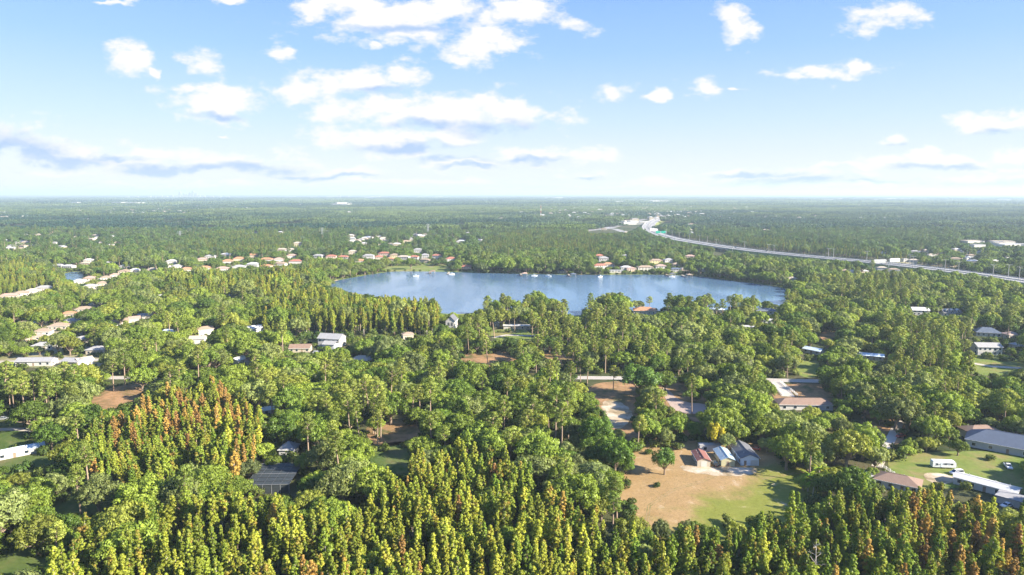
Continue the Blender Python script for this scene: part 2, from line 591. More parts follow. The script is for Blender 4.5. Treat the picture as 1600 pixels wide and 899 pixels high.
sheet('backyard', [(570, 660), (650, 655), (660, 688), (600, 700), (575, 690)], 0.04, M_STRAW, 13)
sheet('backyard', [(715, 552), (790, 548), (900, 552), (905, 570), (800, 578), (720, 575)], 0.04, M_STRAW, 14)
sheet('backyard', [(760, 515), (840, 514), (850, 530), (800, 536), (765, 528)], 0.04, M_LAWN, 15)
sheet('backyard', [(1205, 598), (1300, 600), (1330, 615), (1300, 640), (1210, 636)], 0.04, M_STRAW, 16)
sheet('backyard', [(1240, 560), (1285, 562), (1285, 590), (1245, 590)], 0.04, M_LAWN, 17)
sheet('backyard', [(1480, 556), (1620, 552), (1700, 570), (1640, 592), (1500, 586)], 0.04, M_LAWN, 18)
sheet('backyard', [(1340, 640), (1420, 655), (1410, 700), (1350, 690)], 0.04, M_STRAW, 19)
sheet('backyard', [(400, 545), (490, 550), (500, 568), (420, 575)], 0.04, M_LAWN, 20)
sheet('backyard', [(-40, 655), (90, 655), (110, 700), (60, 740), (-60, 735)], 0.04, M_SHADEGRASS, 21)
sheet('backyard', [(1285, 495), (1320, 500), (1315, 540), (1275, 530)], 0.04, M_STRAW, 22)
sheet('lake_bank', [(470, 452), (500, 438), (560, 424), (610, 416), (700, 414), (800, 420), (930, 421), (1090, 423), (1150, 430), (1250, 442), (1300, 460), (1270, 480), (1190, 500),
                    (1000, 503), (800, 500), (690, 496), (600, 476), (520, 458)], 0.04, M_BANK, 23)
sheet('sandy_shore', [(478, 448), (508, 438), (535, 436), (512, 446), (490, 453)], 0.07, M_SAND, 24)
sheet('pond_bank', [(55, 440), (70, 426), (140, 422), (170, 432), (140, 446)], 0.04, M_BANK, 25)
sheet('meadow', [(20, 388), (60, 380), (130, 378), (140, 384), (70, 392)], 0.04, M_BANK, 26)
sheet('reed_meadow', [(480, 410), (545, 407), (700, 413), (700, 417), (600, 417), (530, 428), (490, 430)], 0.07, M_BANK, 27)
for k_, pg_ in enumerate(([(15, 455), (160, 432), (250, 420), (470, 395), (520, 405), (500, 418), (330, 432), (170, 452), (40, 480), (0, 478)],
                          [(-40, 520), (60, 492), (140, 476), (260, 480), (250, 510), (130, 545), (180, 560), (160, 580), (-40, 570)],
                          [(540, 372), (720, 368), (745, 380), (700, 400), (560, 395)], [(920, 400), (1110, 396), (1110, 420), (930, 420)],
                          [(0, 372), (140, 362), (200, 372), (160, 392), (20, 396)], [(1370, 382), (1650, 378), (1650, 425), (1400, 420)])):
    sheet('suburb_ground', pg_, 0.03, grassland('suburb_soil', [(0.36, (0.14, 0.16, 0.06)), (0.5, (0.24, 0.22, 0.13)), (0.62, (0.36, 0.32, 0.25))], 0.03), 30 + k_)

LAKE = [(497, 446), (520, 440), (560, 432), (600, 426), (620, 424), (700, 425), (760, 427), (850, 429), (930, 430), (1000, 429), (1090, 431), (1120, 436), (1180, 443), (1225, 450),
        (1248, 460), (1240, 476), (1200, 484), (1130, 486), (1050, 486), (980, 486), (930, 487), (910, 493), (880, 494), (860, 488), (800, 487), (750, 487), (740, 490), (700, 491), (680, 488), (640, 476), (600, 467),
        (560, 459), (520, 452)]
POND = [(100, 426), (132, 424), (130, 436), (112, 441), (98, 436)]


def water_mat(t, b):
    g = t.n('ShaderNodeTexCoord').outputs['Object']
    t.put(b.inputs['Base Color'], (0.075, 0.145, 0.24))
    n0 = t.noise(g, 0.006, 4, 0.6)
    t.put(b.inputs['Roughness'], t.smooth(n0, 0.35, 0.65, 0.03, 0.10))
    b.inputs['IOR'].default_value = 1.33
    n1 = t.noise(g, 0.5, 4, 0.7)
    n2 = t.noise(g, 2.4, 3, 0.7)
    bp = t.n('ShaderNodeBump')
    bp.inputs['Strength'].default_value = 0.35
    bp.inputs['Distance'].default_value = 0.30
    wind = t.noise(t.v('MULTIPLY', g, (1.0, .22, 1.0)), 0.016, 5, 0.6, 0.4)
    t.put(bp.inputs['Strength'], t.smooth(wind, 0.34, 0.68, 0.04, 0.8))
    t.L.new(t.m('ADD', n1, t.m('MULTIPLY', n2, 0.4)), bp.inputs['Height'])
    t.L.new(bp.outputs[0], b.inputs['Normal'])


M_WATER = mat('lake_water', water_mat)
sheet('lake', LAKE, 0.10, M_WATER, 40, 3, 0.6)
sheet('pond', POND, 0.10, M_WATER, 41, 2, 0.3)
sheet('pond', [(534, 412), (546, 411), (547, 414), (538, 416)], 0.10, M_WATER, 42, 2, 0.2)


M_LIGHTROAD = plain('worn_asphalt', (0.36, 0.33, 0.30), 0.9, var=0.3, scale=0.2)
LANE = [(-300, 590), (60, 591), (400, 590), (800, 590), (1100, 592), (1280, 596), (1500, 600), (1900, 604)]
LANE_W = [at(*p) for p in LANE]
road('road', LANE, 7, 0.12, M_LIGHTROAD)
for dd in (-3.2, 3.2):
    road('road_edge_line', [(a, b + dd) for a, b in LANE_W], 0.18, 0.15, M_WHITE, True)
road('road', [(-60, 566), (60, 566), (170, 562), (250, 540), (330, 520), (420, 505)], 7, 0.10, M_LIGHTROAD)
road('road', [(-40, 548), (60, 522), (140, 500), (250, 470), (330, 452)], 7, 0.10, M_LIGHTROAD)
road('road', [(-40, 475), (100, 446), (200, 428), (300, 416), (420, 410), (520, 406)], 8, 0.10, M_LIGHTROAD)
road('road', [(530, 410), (600, 409), (700, 411)], 6, 0.10, M_LIGHTROAD)
road('driveway', [(1213, 596), (1232, 620)], 7, 0.10, M_CONCR)
road('driveway', [(1408, 655), (1395, 680), (1385, 700), (1370, 730)], 4, 0.10, M_CONCR)
road('driveway', [(1520, 568), (1550, 573), (1640, 578)], 4.5, 0.10, M_CONCR)
road('driveway', [(770, 528), (790, 524), (836, 525)], 4, 0.10, M_CONCR)
road('driveway', [(-20, 672), (30, 671), (60, 674)], 4, 0.10, M_CONCR)

# ------------------------------------------------------------------ highway on its embankment
HZ = 7.0
HW = [(1900, 476), (1700, 456), (1600, 438), (1500, 425), (1400, 413), (1300, 404), (1220, 397.5), (1150, 389), (1100, 381), (1060, 375), (1035, 369), (1018, 362), (1012, 355), (1017, 348), (1035, 340)]
HWW = [at(x, y, HZ) for x, y in HW]


def refine(pts, step):
    out = []
    for i in range(len(pts) - 1):
        a, b = Vector(pts[i]), Vector(pts[i + 1])
        n = max(1, int((b - a).length / step))
        out += [tuple(a.lerp(b, k / n)) for k in range(n)]
    out.append(pts[-1])
    for _ in range(3):
        out = [out[0]] + [tuple((Vector(out[i - 1]) + Vector(out[i]) * 2 + Vector(out[i + 1])) / 4) for i in range(1, len(out) - 1)] + [out[-1]]
    return out


HWP = refine(HWW, 45)
M_HWY = plain('highway_concrete', (0.25, 0.245, 0.24), 0.85, var=0.2, scale=0.05)
deck = road('highway', HWP, 38, HZ, M_HWY, True)
L_, R_ = strip_pts(HWP, 38, HZ)
L2, R2 = strip_pts(HWP, 60, 0)


def wallstrip(A, B, skip=()):
    mb = MB()
    for i in range(len(A) - 1):
        if i in skip:
            continue
        mb.add([A[i], A[i + 1], B[i + 1], B[i]], [(0, 1, 2, 3)])
    return mb


# find the bridge opening where the deck passes over a road
bx, by = at(1120, 398, 0)
bi = min(range(len(HWP)), key=lambda i: (HWP[i][0] - bx) ** 2 + (HWP[i][1] - by) ** 2)
gap = (bi,)
for A, B in ((L_, L2), (R_, R2)):
    tag(wallstrip(A, B, gap).build('embankment', M_BANK), kind='structure')
for off in (18.8, -18.8, 0.0):
    mid, _ = strip_pts(HWP, 2 * off, HZ)
    a_, b_ = strip_pts([(p[0], p[1]) for p in mid], 0.5, HZ)
    mb = MB()
    for i in range(len(mid) - 1):
        mb.add([a_[i], b_[i], b_[i + 1], a_[i + 1]] + [(p[0], p[1], HZ + 1.0) for p in (a_[i], b_[i], b_[i + 1], a_[i + 1])],
               [(4, 5, 6, 7), (0, 1, 5, 4), (1, 2, 6, 5), (2, 3, 7, 6), (3, 0, 4, 7)])
    mb.build('barrier', M_CONC, deck)
for off in (-12.5, -8.5, 8.5, 12.5, -16.5, 16.5):
    mid, _ = strip_pts(HWP, 2 * off, HZ)
    a_, b_ = strip_pts([(p[0], p[1]) for p in mid], 0.35, HZ + 0.04)
    mb = MB()
    for i in range(len(mid) - 1):
        mb.add([a_[i], b_[i], b_[i + 1], a_[i + 1]], [(0, 1, 2, 3)])
    mb.build('lane_line', M_WHITE, deck)
# bridge girder and columns
i = bi
mb = MB()
for A in (L_, R_):
    p, q = Vector(A[i]), Vector(A[i + 1])
    mb.add([p, q, q - Vector((0, 0, 1.8)), p - Vector((0, 0, 1.8))], [(0, 1, 2, 3)])
mb.build('girder', M_CONC, deck)
for k in range(5):
    c = Vector(L_[i]).lerp(Vector(R_[i]), (k + .5) / 5).lerp(Vector(L_[i + 1]).lerp(Vector(R_[i + 1]), (k + .5) / 5), 0.5)
    MB().bar((c.x, c.y, 0), (c.x, c.y, HZ - 1.9), 0.8, 0.8, 8).build('column', M_CONC, deck)
# second carriageway beyond the interchange and a service road
road('highway', [(905, 362), (950, 357), (975, 350), (1000, 344), (1030, 339), (1060, 335)], 34, 0.3, M_HWY)
road('road', [(985, 366), (960, 358), (930, 358)], 22, 0.34, M_HWY)

# ------------------------------------------------------------------ buildings
HOUSES = []      # (px, py, x, y, z-height, half width px ...) used to keep trees off


def roof_mesh(w_, d_, h, kind, rise, ov):
    mb = MB()
    x, y = w_ / 2 + ov, d_ / 2 + ov
    th = 0.18
    z = h
    if kind == 'flat':
        mb.box(-x, -y, z, x, y, z + 0.35)
        return mb
    rx = x if kind == 'gable' else max(x - y, 0.01)
    zt = z + rise
    for s, zz in ((0, th), (1, 0)):
        vs = [(-x, -y, z + zz), (x, -y, z + zz), (x, y, z + zz), (-x, y, z + zz), (-rx, 0, zt + zz), (rx, 0, zt + zz)]
        fs = [(0, 1, 5, 4), (2, 3, 4, 5)] + ([(1, 2, 5), (3, 0, 4)] if kind == 'hip' else [])
        if s:
            fs = [f[::-1] for f in fs]
        mb.add(vs, fs)
    edges = [(-x, -y), (x, -y), (x, y), (-x, y)]
    for k in range(4):
        a, b = edges[k], edges[(k + 1) % 4]
        if kind == 'gable' and k in (1, 3):
            sx = a[0]
            mb.add([(sx, a[1], z), (sx, 0, zt), (sx, 0, zt + th), (sx, a[1], z + th)], [(0, 1, 2, 3)])
            mb.add([(sx, b[1], z), (sx, 0, zt), (sx, 0, zt + th), (sx, b[1], z + th)], [(3, 2, 1, 0)])
            continue
        mb.add([(*a, z), (*b, z), (*b, z + th), (*a, z + th)], [(0, 1, 2, 3)])
    if kind != 'flat':
        mb.box(-rx, -0.15, zt + th - 0.03, rx, 0.15, zt + th + 0.07)
    return mb


def house(px, py, w_, d_, h, rot, kind, roof, wall, label=None, rise=None, name='house', cat='house', group=None, wins=True, door=True,
          garage=False, chimney=False, vis=0.75, ov=0.5, storeys=1, xyz=None, keep=True):
    X, Y = at(px, py) if xyz is None else xyz
    o = thing(name, label, cat, (X, Y, 0), R(rot), group)
    rise = (min(w_, d_) * 0.22 if rise is None else rise)
    mb = MB().box(-w_ / 2, -d_ / 2, 0, w_ / 2, d_ / 2, h)
    if kind == 'gable':
        for s in (-1, 1):
            sx = s * (w_ / 2 - 0.002)
            zz = h + rise * (d_ / 2) / (d_ / 2 + ov)
            mb.add([(sx, -d_ / 2, h), (sx, d_ / 2, h), (sx, 0, zz)], [(0, 1, 2)])
    wl = mb.build('wall', wallmat(wall), o)
    rf = roof_mesh(w_, d_, h, kind, rise, ov).build('roof', roofmat(roof), o)
    if keep and py > 480 and kind != 'flat':
        for q in (-.3, .12, .34):
            zz = h + rise * .5 + .1
            MB().bar((w_ * q, d_ * .22, zz), (w_ * q, d_ * .22, zz + .7), .12, .12, 6).build('roof_vent', M_STEEL, rf)
        for sg in (-1, 1):
            yy = sg * (d_ / 2 + ov + .06)
            MB().box(-w_ / 2 - ov, yy - .055, h - .02, w_ / 2 + ov, yy + .055, h + .12).build('gutter', M_WHITE, rf)
    if chimney:
        MB().box(w_ * .22, 0.5, h, w_ * .22 + 1.1, 1.5, h + rise + 1.3).build('chimney', wallmat('white'), rf)
    # the side that looks towards the camera gets the openings
    ca = math.atan2(-Y, -X) - R(rot)
    dirs = [(0, -1), (1, 0), (0, 1), (-1, 0)]
    dirs.sort(key=lambda q: -(q[0] * math.cos(ca) + q[1] * math.sin(ca)))
    fr = dirs[0]

    def panel(nm, fr, s, z0, z1, wd, m, proud=0.05, par=o):
        if fr[0] == 0:
            yy = fr[1] * d_ / 2
            b_ = MB().box(s - wd / 2, min(yy, yy + fr[1] * proud), z0, s + wd / 2, max(yy, yy + fr[1] * proud), z1)
        else:
            xx = fr[0] * w_ / 2
            b_ = MB().box(min(xx, xx + fr[0] * proud), s - wd / 2, z0, max(xx, xx + fr[0] * proud), s + wd / 2, z1)
        return b_.build(nm, m, par)
    for j, fr in enumerate(dirs[:2]):
        span = w_ if fr[0] == 0 else d_
        n = max(1, min(5, int(span / 3.2)))
        sh = h / storeys
        for st in range(storeys):
            for k in range(n):
                s = (k + .5) / n * span - span / 2
                if j == 0 and st == 0 and garage and k == 0:
                    panel('garage_door', fr, s, 0.02, 2.3, min(3.0, span * .45), wallmat('white' if wall != 'white' else 'grey'))
                    continue
                if j == 0 and st == 0 and door and k == n // 2:
                    panel('door', fr, s, 0.02, 2.1, 1.0, wallmat('brown'))
                    continue
                if wins and (j == 0 or k % 2 == 0):
                    z0 = st * sh + 0.9
                    wf = panel('window', fr, s, z0 - 0.1, z0 + 1.4, 1.6, M_WHITE, 0.05)
                    panel('pane', fr, s, z0, z0 + 1.3, 1.4, M_GLASS, 0.08, wf)
    if keep:
        HOUSES.append((X, Y, w_, d_, h, rise, R(rot), vis))
    return o


def cluster(rows, phrase, group, **kw):
    """rows: px, py, width, depth, height, rotation, roof kind, roof colour, wall colour; labels count from the left per roof colour"""
    made = []
    for r in rows:
        r = list(r)
        r[2], r[3] = r[2] * .74, r[3] * .84
        r[5] += rr0.uniform(-12, 12)
        o = house(*r, name='house', cat='house', group=group, **kw)
        made.append((r[7], r[0], o))
    for colr in {m[0] for m in made}:
        ms = sorted([m for m in made if m[0] == colr], key=lambda m: m[1])
        for k, (c, x, o) in enumerate(ms):
            if len(ms) == 1:
                o['label'] = f'house with the only {c} roof {phrase}'
            else:
                o['label'] = f'{c}-roofed house {phrase}, {ORD[k]}{"leftmost" if k == 0 else "from left"}'


rr0 = random.Random(3)
# near sheds beside the field
SH = 'sheds in a row at the top of the field'
house(1095, 722, 10, 5.2, 2.5, 88, 'gable', 'rust red', 'cream', 'small shed with rust red metal roof, smallest of the sheds beside the field', 1.1, 'shed', 'shed', SH, vis=1, ov=.3, garage=True)
house(1131, 720, 12, 5.4, 2.6, 88, 'gable', 'blue', 'olive', 'shed with blue metal roof between the red-roofed shed and the dark-roofed garage', 1.2, 'shed', 'shed', SH, vis=1, ov=.3)
house(1162, 716, 16, 7.2, 3.0, 88, 'gable', 'dark grey', 'paleblue', 'long garage with dark grey roof and pale walls beside the field', 1.7, 'garage', 'garage', SH, vis=1, ov=.4, garage=True)
house(1108, 704, 9, 3, 2.6, 2, 'flat', 'pale grey', 'grey', 'low pale grey trailer building behind the red-roofed shed', 0, 'trailer_building', 'trailer', vis=1, ov=.1)
# right foreground
house(1402, 760, 15, 9, 2.7, -35, 'hip', 'brown', 'white', 'brown-roofed house half hidden behind the cypresses at lower right', name='house', vis=.6)
house(1345, 752, 7, 5, 2.5, 10, 'gable', 'grey', 'white', 'small grey-roofed outbuilding hidden under trees left of the brown-roofed house', name='shed', cat='shed', vis=.3)
house(1541, 765, 20, 6.5, 2.7, -47, 'gable', 'white', 'white', 'long white metal-roofed building on the lawn at lower right', 0.9, 'long_shed', 'shed', vis=1, ov=.3)
house(1578, 786, 7, 6.2, 2.5, -47, 'flat', 'grey', 'grey', 'grey flat-roofed carport at the near end of the long white building', 0, 'carport', 'carport', vis=.7, wins=False, door=False)
house(1575, 702, 30, 14, 3.2, -38, 'hip', 'navy', 'grey', 'big house with dark blue-grey roof and white chimney at right edge', 4.0, name='house', vis=.62, chimney=True)
house(1530, 682, 15, 9, 3.2, 4, 'hip', 'brown', 'grey', 'brown-roofed wing behind a round tree near the big dark blue roof', 2.0, name='house', vis=.8)
house(1254, 637, 27, 9, 2.8, -2, 'hip', 'brown', 'white', 'long brown-roofed house at the end of the white-fenced driveway', 2.2, name='house', vis=.9)
house(1271, 552, 12, 6.5, 2.6, -52, 'gable', 'pale blue', 'white', 'small pale blue metal-roofed house in a shaded gap right of centre', 1.3, name='house', vis=1)
house(1360, 561, 15, 6, 2.6, -24, 'gable', 'pale blue', 'cream', 'pale blue metal-roofed cottage with yellow awning right of the small blue-roofed house', 1.2, name='cottage', cat='house', vis=1)
house(1541, 524, 17, 11, 3.0, -18, 'hip', 'navy', 'white', 'slate blue hip-roofed house among the pines at upper right', 3.2, name='house', vis=1)
house(1436, 492, 14, 8, 4.5, -10, 'gable', 'white', 'white', 'white house half behind oaks, left of the dormered house', 2.4, name='house', vis=.8, storeys=2)
dorm = house(1484, 493, 16, 8, 3.0, 0, 'gable', 'dark grey', 'white', 'white house with three gabled dormers at upper right', 3.0, name='house', vis=1)
for k in (-5, 0, 5):
    d_ = MB().box(k - 1.1, -3.6, 3.3, k + 1.1, -0.8, 5.2).add([(k - 1.3, -3.8, 5.2), (k + 1.3, -3.8, 5.2), (k, -3.8, 6.5), (k - 1.3, -0.2, 5.2), (k + 1.3, -0.2, 5.2), (k, -0.2, 6.5)],
                                                               [(0, 1, 2), (0, 2, 5, 3), (1, 4, 5, 2)]).build('dormer', wallmat('white'), dorm)
    MB().box(k - .5, -3.66, 3.7, k + .5, -3.61, 4.9).build('window', M_GLASS, d_)
house(1540, 553, 16, 9, 5.6, -4, 'gable', 'pale grey', 'white', 'white two-storey house behind tall pines with a curved driveway', 2.2, name='house', vis=.85, storeys=2, garage=True)
house(1595, 545, 12, 8, 3, 10, 'hip', 'pale grey', 'cream', 'pale-roofed house at right edge beside the two-storey white house', name='house', vis=.5)
house(1578, 528, 10, 8, 3, 10, 'hip', 'pink', 'cream', 'small pinkish-roofed house right of the slate blue hip roof', name='house', vis=.6)
# centre
house(470, 549, 14, 8, 2.8, 4, 'gable', 'brown', 'cream', 'single-storey brown-roofed house left of the large two-storey house', 2.2, name='house', vis=.9)
big = house(519, 540, 17, 10, 6, -12, 'gable', 'grey', 'white', 'large white two-storey house with grey roofs, left of centre', 2.8, name='house', vis=1, storeys=2, garage=True)
roof_mesh(9, 7, 3.2, 'gable', 2.0, .4).build('porch_roof', roofmat('pale grey'), big).location = (3, -8.2, 0)
MB().box(-4.4, -3.4, 0, 4.4, 3.4, 3.2).build('garage_wing', wallmat('paleblue'), big).location = (3, -8.2, 0)
for k in (-2.2, 2.2):
    MB().box(3 + k - 1.4, -11.66, 0.05, 3 + k + 1.4, -11.58, 2.4).build('garage_door', wallmat('white'), big)
house(567, 568, 13, 9, 3.2, -14, 'hip', 'cream', 'cream', 'cream house showing through a clump of trees right of the big house', name='house', vis=.6)
house(637, 530, 8, 6, 4, 20, 'hip', 'tan', 'cream', 'small tan-roofed house in dark woods left of the white gabled house', name='house', vis=.6)
wh = house(706, 516, 11, 7.4, 8.2, 82, 'gable', 'dark grey', 'white', 'tall white house with steep gable and arched black windows by the lake', 4.2, name='house', vis=1, wins=False, door=False)
for s in (-1.3, 1.3):
    win = MB().add([(-5.56, s - .75, 4.4), (-5.56, s + .75, 4.4), (-5.56, s + .75, 6.6), (-5.56, s + .45, 7.2), (-5.56, s, 7.4), (-5.56, s - .45, 7.2), (-5.56, s - .75, 6.6)],
                   [tuple(range(7))]).build('arched_window', M_GLASS, wh)
    MB().box(-5.6, s - .04, 4.4, -5.56, s + .04, 7.3).build('mullion', M_WHITE, win)
MB().box(-5.58, -.7, .9, -5.52, .7, 2.8).build('window', M_GLASS, wh)
MB().add([(-5.57, -.5, 9.2), (-5.57, 0, 8.7), (-5.57, .5, 9.2), (-5.57, 0, 9.8)], [(0, 1, 2, 3)]).build('attic_window', M_GLASS, wh)
for s in (-3.0, -1.2, .6, 2.4):
    MB().box(-2.6 + s, -3.74, 4.6, -1.6 + s, -3.69, 6.0).build('window', M_GLASS, wh)
house(808, 514, 22, 6, 2.8, -2, 'flat', 'white', 'cream', 'long low white building on the lawn right of the lakeside gabled house', 0, name='bungalow', cat='house', vis=1, garage=True)
house(777, 510, 4, 4, 2.4, 80, 'gable', 'white', 'white', 'tiny white shed left of the long low white building', 1.0, name='shed', cat='shed', vis=1)
house(1007, 490, 20, 12, 3.4, -8, 'hip', 'orange', 'white', 'orange-roofed house among trees on the near lake shore', 2.6, name='house', vis=1.15)
house(1170, 516, 10, 6, 3, -10, 'flat', 'white', 'white', 'flat white-roofed house right of centre below the lake', 0, name='house', vis=.9)
house(1203, 505, 14, 7, 2.8, -6, 'flat', 'white', 'white', 'low white building just right of the flat white-roofed house', 0, name='house', vis=.8)
house(1196, 490, 18, 9, 3, -8, 'hip', 'navy', 'white', 'navy-roofed house on the lake shore at the right end of the lake', name='house', vis=.8)
house(1120, 488, 13, 8, 3, -20, 'hip', 'pale blue', 'white', 'pale blue-roofed lakeside house seen through tall pines', name='house', vis=.7)
# bottom left
house(22, 712, 21, 6, 2.3, 41, 'gable', 'pale blue', 'grey', 'long pale metal-roofed building at the left edge', 1.0, 'long_shed', 'shed', vis=1)
house(140, 650, 5, 4, 2.5, 5, 'flat', 'rust red', 'white', 'small white hut with dark reddish top beyond the left cypress stand', 0, 'hut', 'shed', vis=.8)
house(421, 646, 7, 5, 2.5, 30, 'gable', 'pale blue', 'white', 'small pale-roofed shed beside the rust-coloured cypresses at left', 1.0, 'shed', 'shed', vis=.9)
house(452, 708, 6.5, 6.5, 2.6, 0, 'hip', 'grey', 'grey', 'pale pyramid-roofed pavilion behind the dark screen enclosure', 2.6, 'pavilion', 'pavilion', vis=.9, wins=False)

# screen enclosure over a pool: dark mesh bays in a pale frame
sx, sy = at(430, 754)
scr = thing('screen_enclosure', 'dark screened pool enclosure with pale frame under trees at lower left', 'screen enclosure', (sx, sy, 0), R(3))
W_, D_, H_ = 16.0, 20.0, 3.4
M_MESH = plain('screen_mesh', (0.030, 0.038, 0.042), 0.7, var=0.5, scale=0.6)
M_FRAME = plain('enclosure_frame', (0.24, 0.25, 0.26), 0.5)
M_SHADEFRAME = plain('shade_toned_frame', (0.06, 0.065, 0.07), 0.5)  # frame colour darkened to carry the shade over the enclosure
for i in range(5):
    for j in range(6):
        x0, x1 = -W_ / 2 + i * W_ / 5 + .08, -W_ / 2 + (i + 1) * W_ / 5 - .08
        y0, y1 = -D_ / 2 + j * D_ / 6 + .08, -D_ / 2 + (j + 1) * D_ / 6 - .08
        MB().box(x0, y0, H_ - .02, x1, y1, H_).build('screen_panel', M_MESH, scr)
for i in range(5):
    x0, x1 = -W_ / 2 + i * W_ / 5 + .08, -W_ / 2 + (i + 1) * W_ / 5 - .08
    MB().box(x0, -D_ / 2, .05, x1, -D_ / 2 + .02, H_ - .1).build('screen_panel', M_MESH, scr)
for i in range(6):
    x = -W_ / 2 + i * W_ / 5
    MB().box(x - .06, -D_ / 2, H_ + .002, x + .06, D_ / 2, H_ + .12).build('rafter', M_SHADEFRAME, scr)
    MB().box(x - .06, -D_ / 2 - .06, 0, x + .06, -D_ / 2 + .06, H_).build('post', M_FRAME, scr)
for j in range(7):
    y = -D_ / 2 + j * D_ / 6
    MB().box(-W_ / 2, y - .06, H_ + .122, W_ / 2, y + .06, H_ + .2).build('beam', M_FRAME if j % 3 == 0 else M_SHADEFRAME, scr)
HOUSES.append((sx, sy, W_, D_, H_, 0.3, R(3), 0.68))

# suburb at left
T = 'hip'
G_SUB = 'suburban houses at left'
cluster([(9, 536, 16, 10, 3, 20, T, 'tan', 'cream'), (31, 535, 15, 10, 3, 25, T, 'tan', 'pink'), (52, 531, 15, 10, 3, 25, T, 'pink', 'cream'), (39, 511, 16, 11, 3, 25, T, 'tan', 'pink'),
         (63, 508, 15, 10, 3, 25, T, 'pale blue', 'white'), (68, 523, 16, 10, 3, 25, T, 'tan', 'white'), (93, 514, 18, 11, 3, 25, T, 'tan', 'cream'), (114, 506, 15, 10, 3, 25, T, 'grey', 'white'),
         (108, 495, 15, 10, 3, 20, T, 'orange', 'cream'), (132, 487, 18, 10, 3, 22, T, 'tan', 'cream'), (150, 480, 15, 10, 3, 22, T, 'pale grey', 'white'),
         (70, 545, 18, 9, 3, 8, T, 'pale grey', 'white'), (131, 535, 15, 9, 3, 25, T, 'grey', 'cream'), (154, 552, 17, 10, 3.2, 4, T, 'grey', 'cream'),
         (58, 570, 30, 9, 3, 0, 'gable', 'grey', 'white'), (116, 571, 16, 9, 3.2, 0, 'gable', 'grey', 'cream'), (132, 570, 12, 8, 3.4, 48, 'gable', 'cream', 'white')],
        'in the near suburb rows at left', G_SUB, vis=.55)
cluster([(188, 509, 16, 11, 3.2, 28, 'gable', 'tan', 'white'), (208, 504, 15, 11, 3.2, 28, 'gable', 'pink', 'white'), (227, 499, 15, 11, 3.2, 28, 'gable', 'grey', 'white'),
         (243, 493, 14, 10, 3.2, 25, T, 'cream', 'white'), (223, 521, 12, 9, 3, 10, T, 'orange', 'brown'), (320, 525, 15, 10, 5.5, 35, 'gable', 'tan', 'white'),
         (310, 540, 14, 9, 5.5, 10, 'gable', 'cream', 'white'), (301, 495, 12, 9, 3, 10, T, 'pink', 'white'), (295, 511, 16, 9, 3, 0, T, 'pale grey', 'white'),
         (393, 487, 14, 10, 3.4, 30, T, 'tan', 'white'), (407, 476, 14, 10, 3.4, 10, T, 'pale grey', 'white'), (398, 522, 16, 9, 5.0, 35, 'gable', 'white', 'grey'),
         (373, 571, 11, 8, 4, 60, 'gable', 'white', 'white'), (389, 570, 9, 7, 3, 0, 'gable', 'brown', 'cream'), (252, 467, 12, 8, 3, 20, 'gable', 'white', 'white'),
         (357, 467, 16, 9, 3, 0, T, 'grey', 'white'), (262, 524, 14, 9, 3, 10, T, 'pale blue', 'white')],
        'between the near suburb and the two-storey house', G_SUB, vis=.55)
cluster([(14, 466, 22, 11, 3, 25, T, 'pink', 'cream'), (34, 462, 18, 11, 3, 25, T, 'tan', 'white'), (52, 458, 18, 11, 3, 25, T, 'cream', 'white'), (70, 454, 22, 12, 3.4, 20, T, 'pale grey', 'white'),
         (91, 418, 26, 12, 3, 0, T, 'pale grey', 'white'), (108, 419, 22, 11, 3, 0, T, 'white', 'white'), (139, 409, 18, 10, 3, 10, T, 'white', 'white'), (135, 414, 18, 11, 3, 5, T, 'cream', 'cream'),
         (175, 413, 20, 11, 3, 0, T, 'white', 'white'), (196, 419, 20, 11, 3, 15, T, 'grey', 'white'), (195, 427, 20, 12, 3, 20, T, 'tan', 'cream'), (211, 425, 16, 11, 3, 20, T, 'white', 'white'),
         (141, 438, 18, 12, 3, 20, T, 'pink', 'cream'), (124, 443, 18, 12, 3, 20, T, 'white', 'white'), (142, 451, 20, 12, 3, 20, T, 'pale grey', 'white'), (160, 446, 14, 10, 3, 20, T, 'tan', 'cream'),
         (166, 437, 16, 10, 3, 20, T, 'tan', 'white'), (180, 433, 16, 10, 3, 20, T, 'pink', 'white'), (269, 413, 20, 12, 5, 0, T, 'white', 'white'), (277, 419, 20, 12, 3, 20, T, 'pale grey', 'white'),
         (258, 419, 18, 11, 3, 0, T, 'cream', 'white'), (238, 424, 18, 11, 3, 20, T, 'cream', 'cream'), (226, 418, 16, 11, 3, 10, T, 'pale grey', 'white')],
        'around the small pond at far left', 'houses around the small pond', vis=.85)
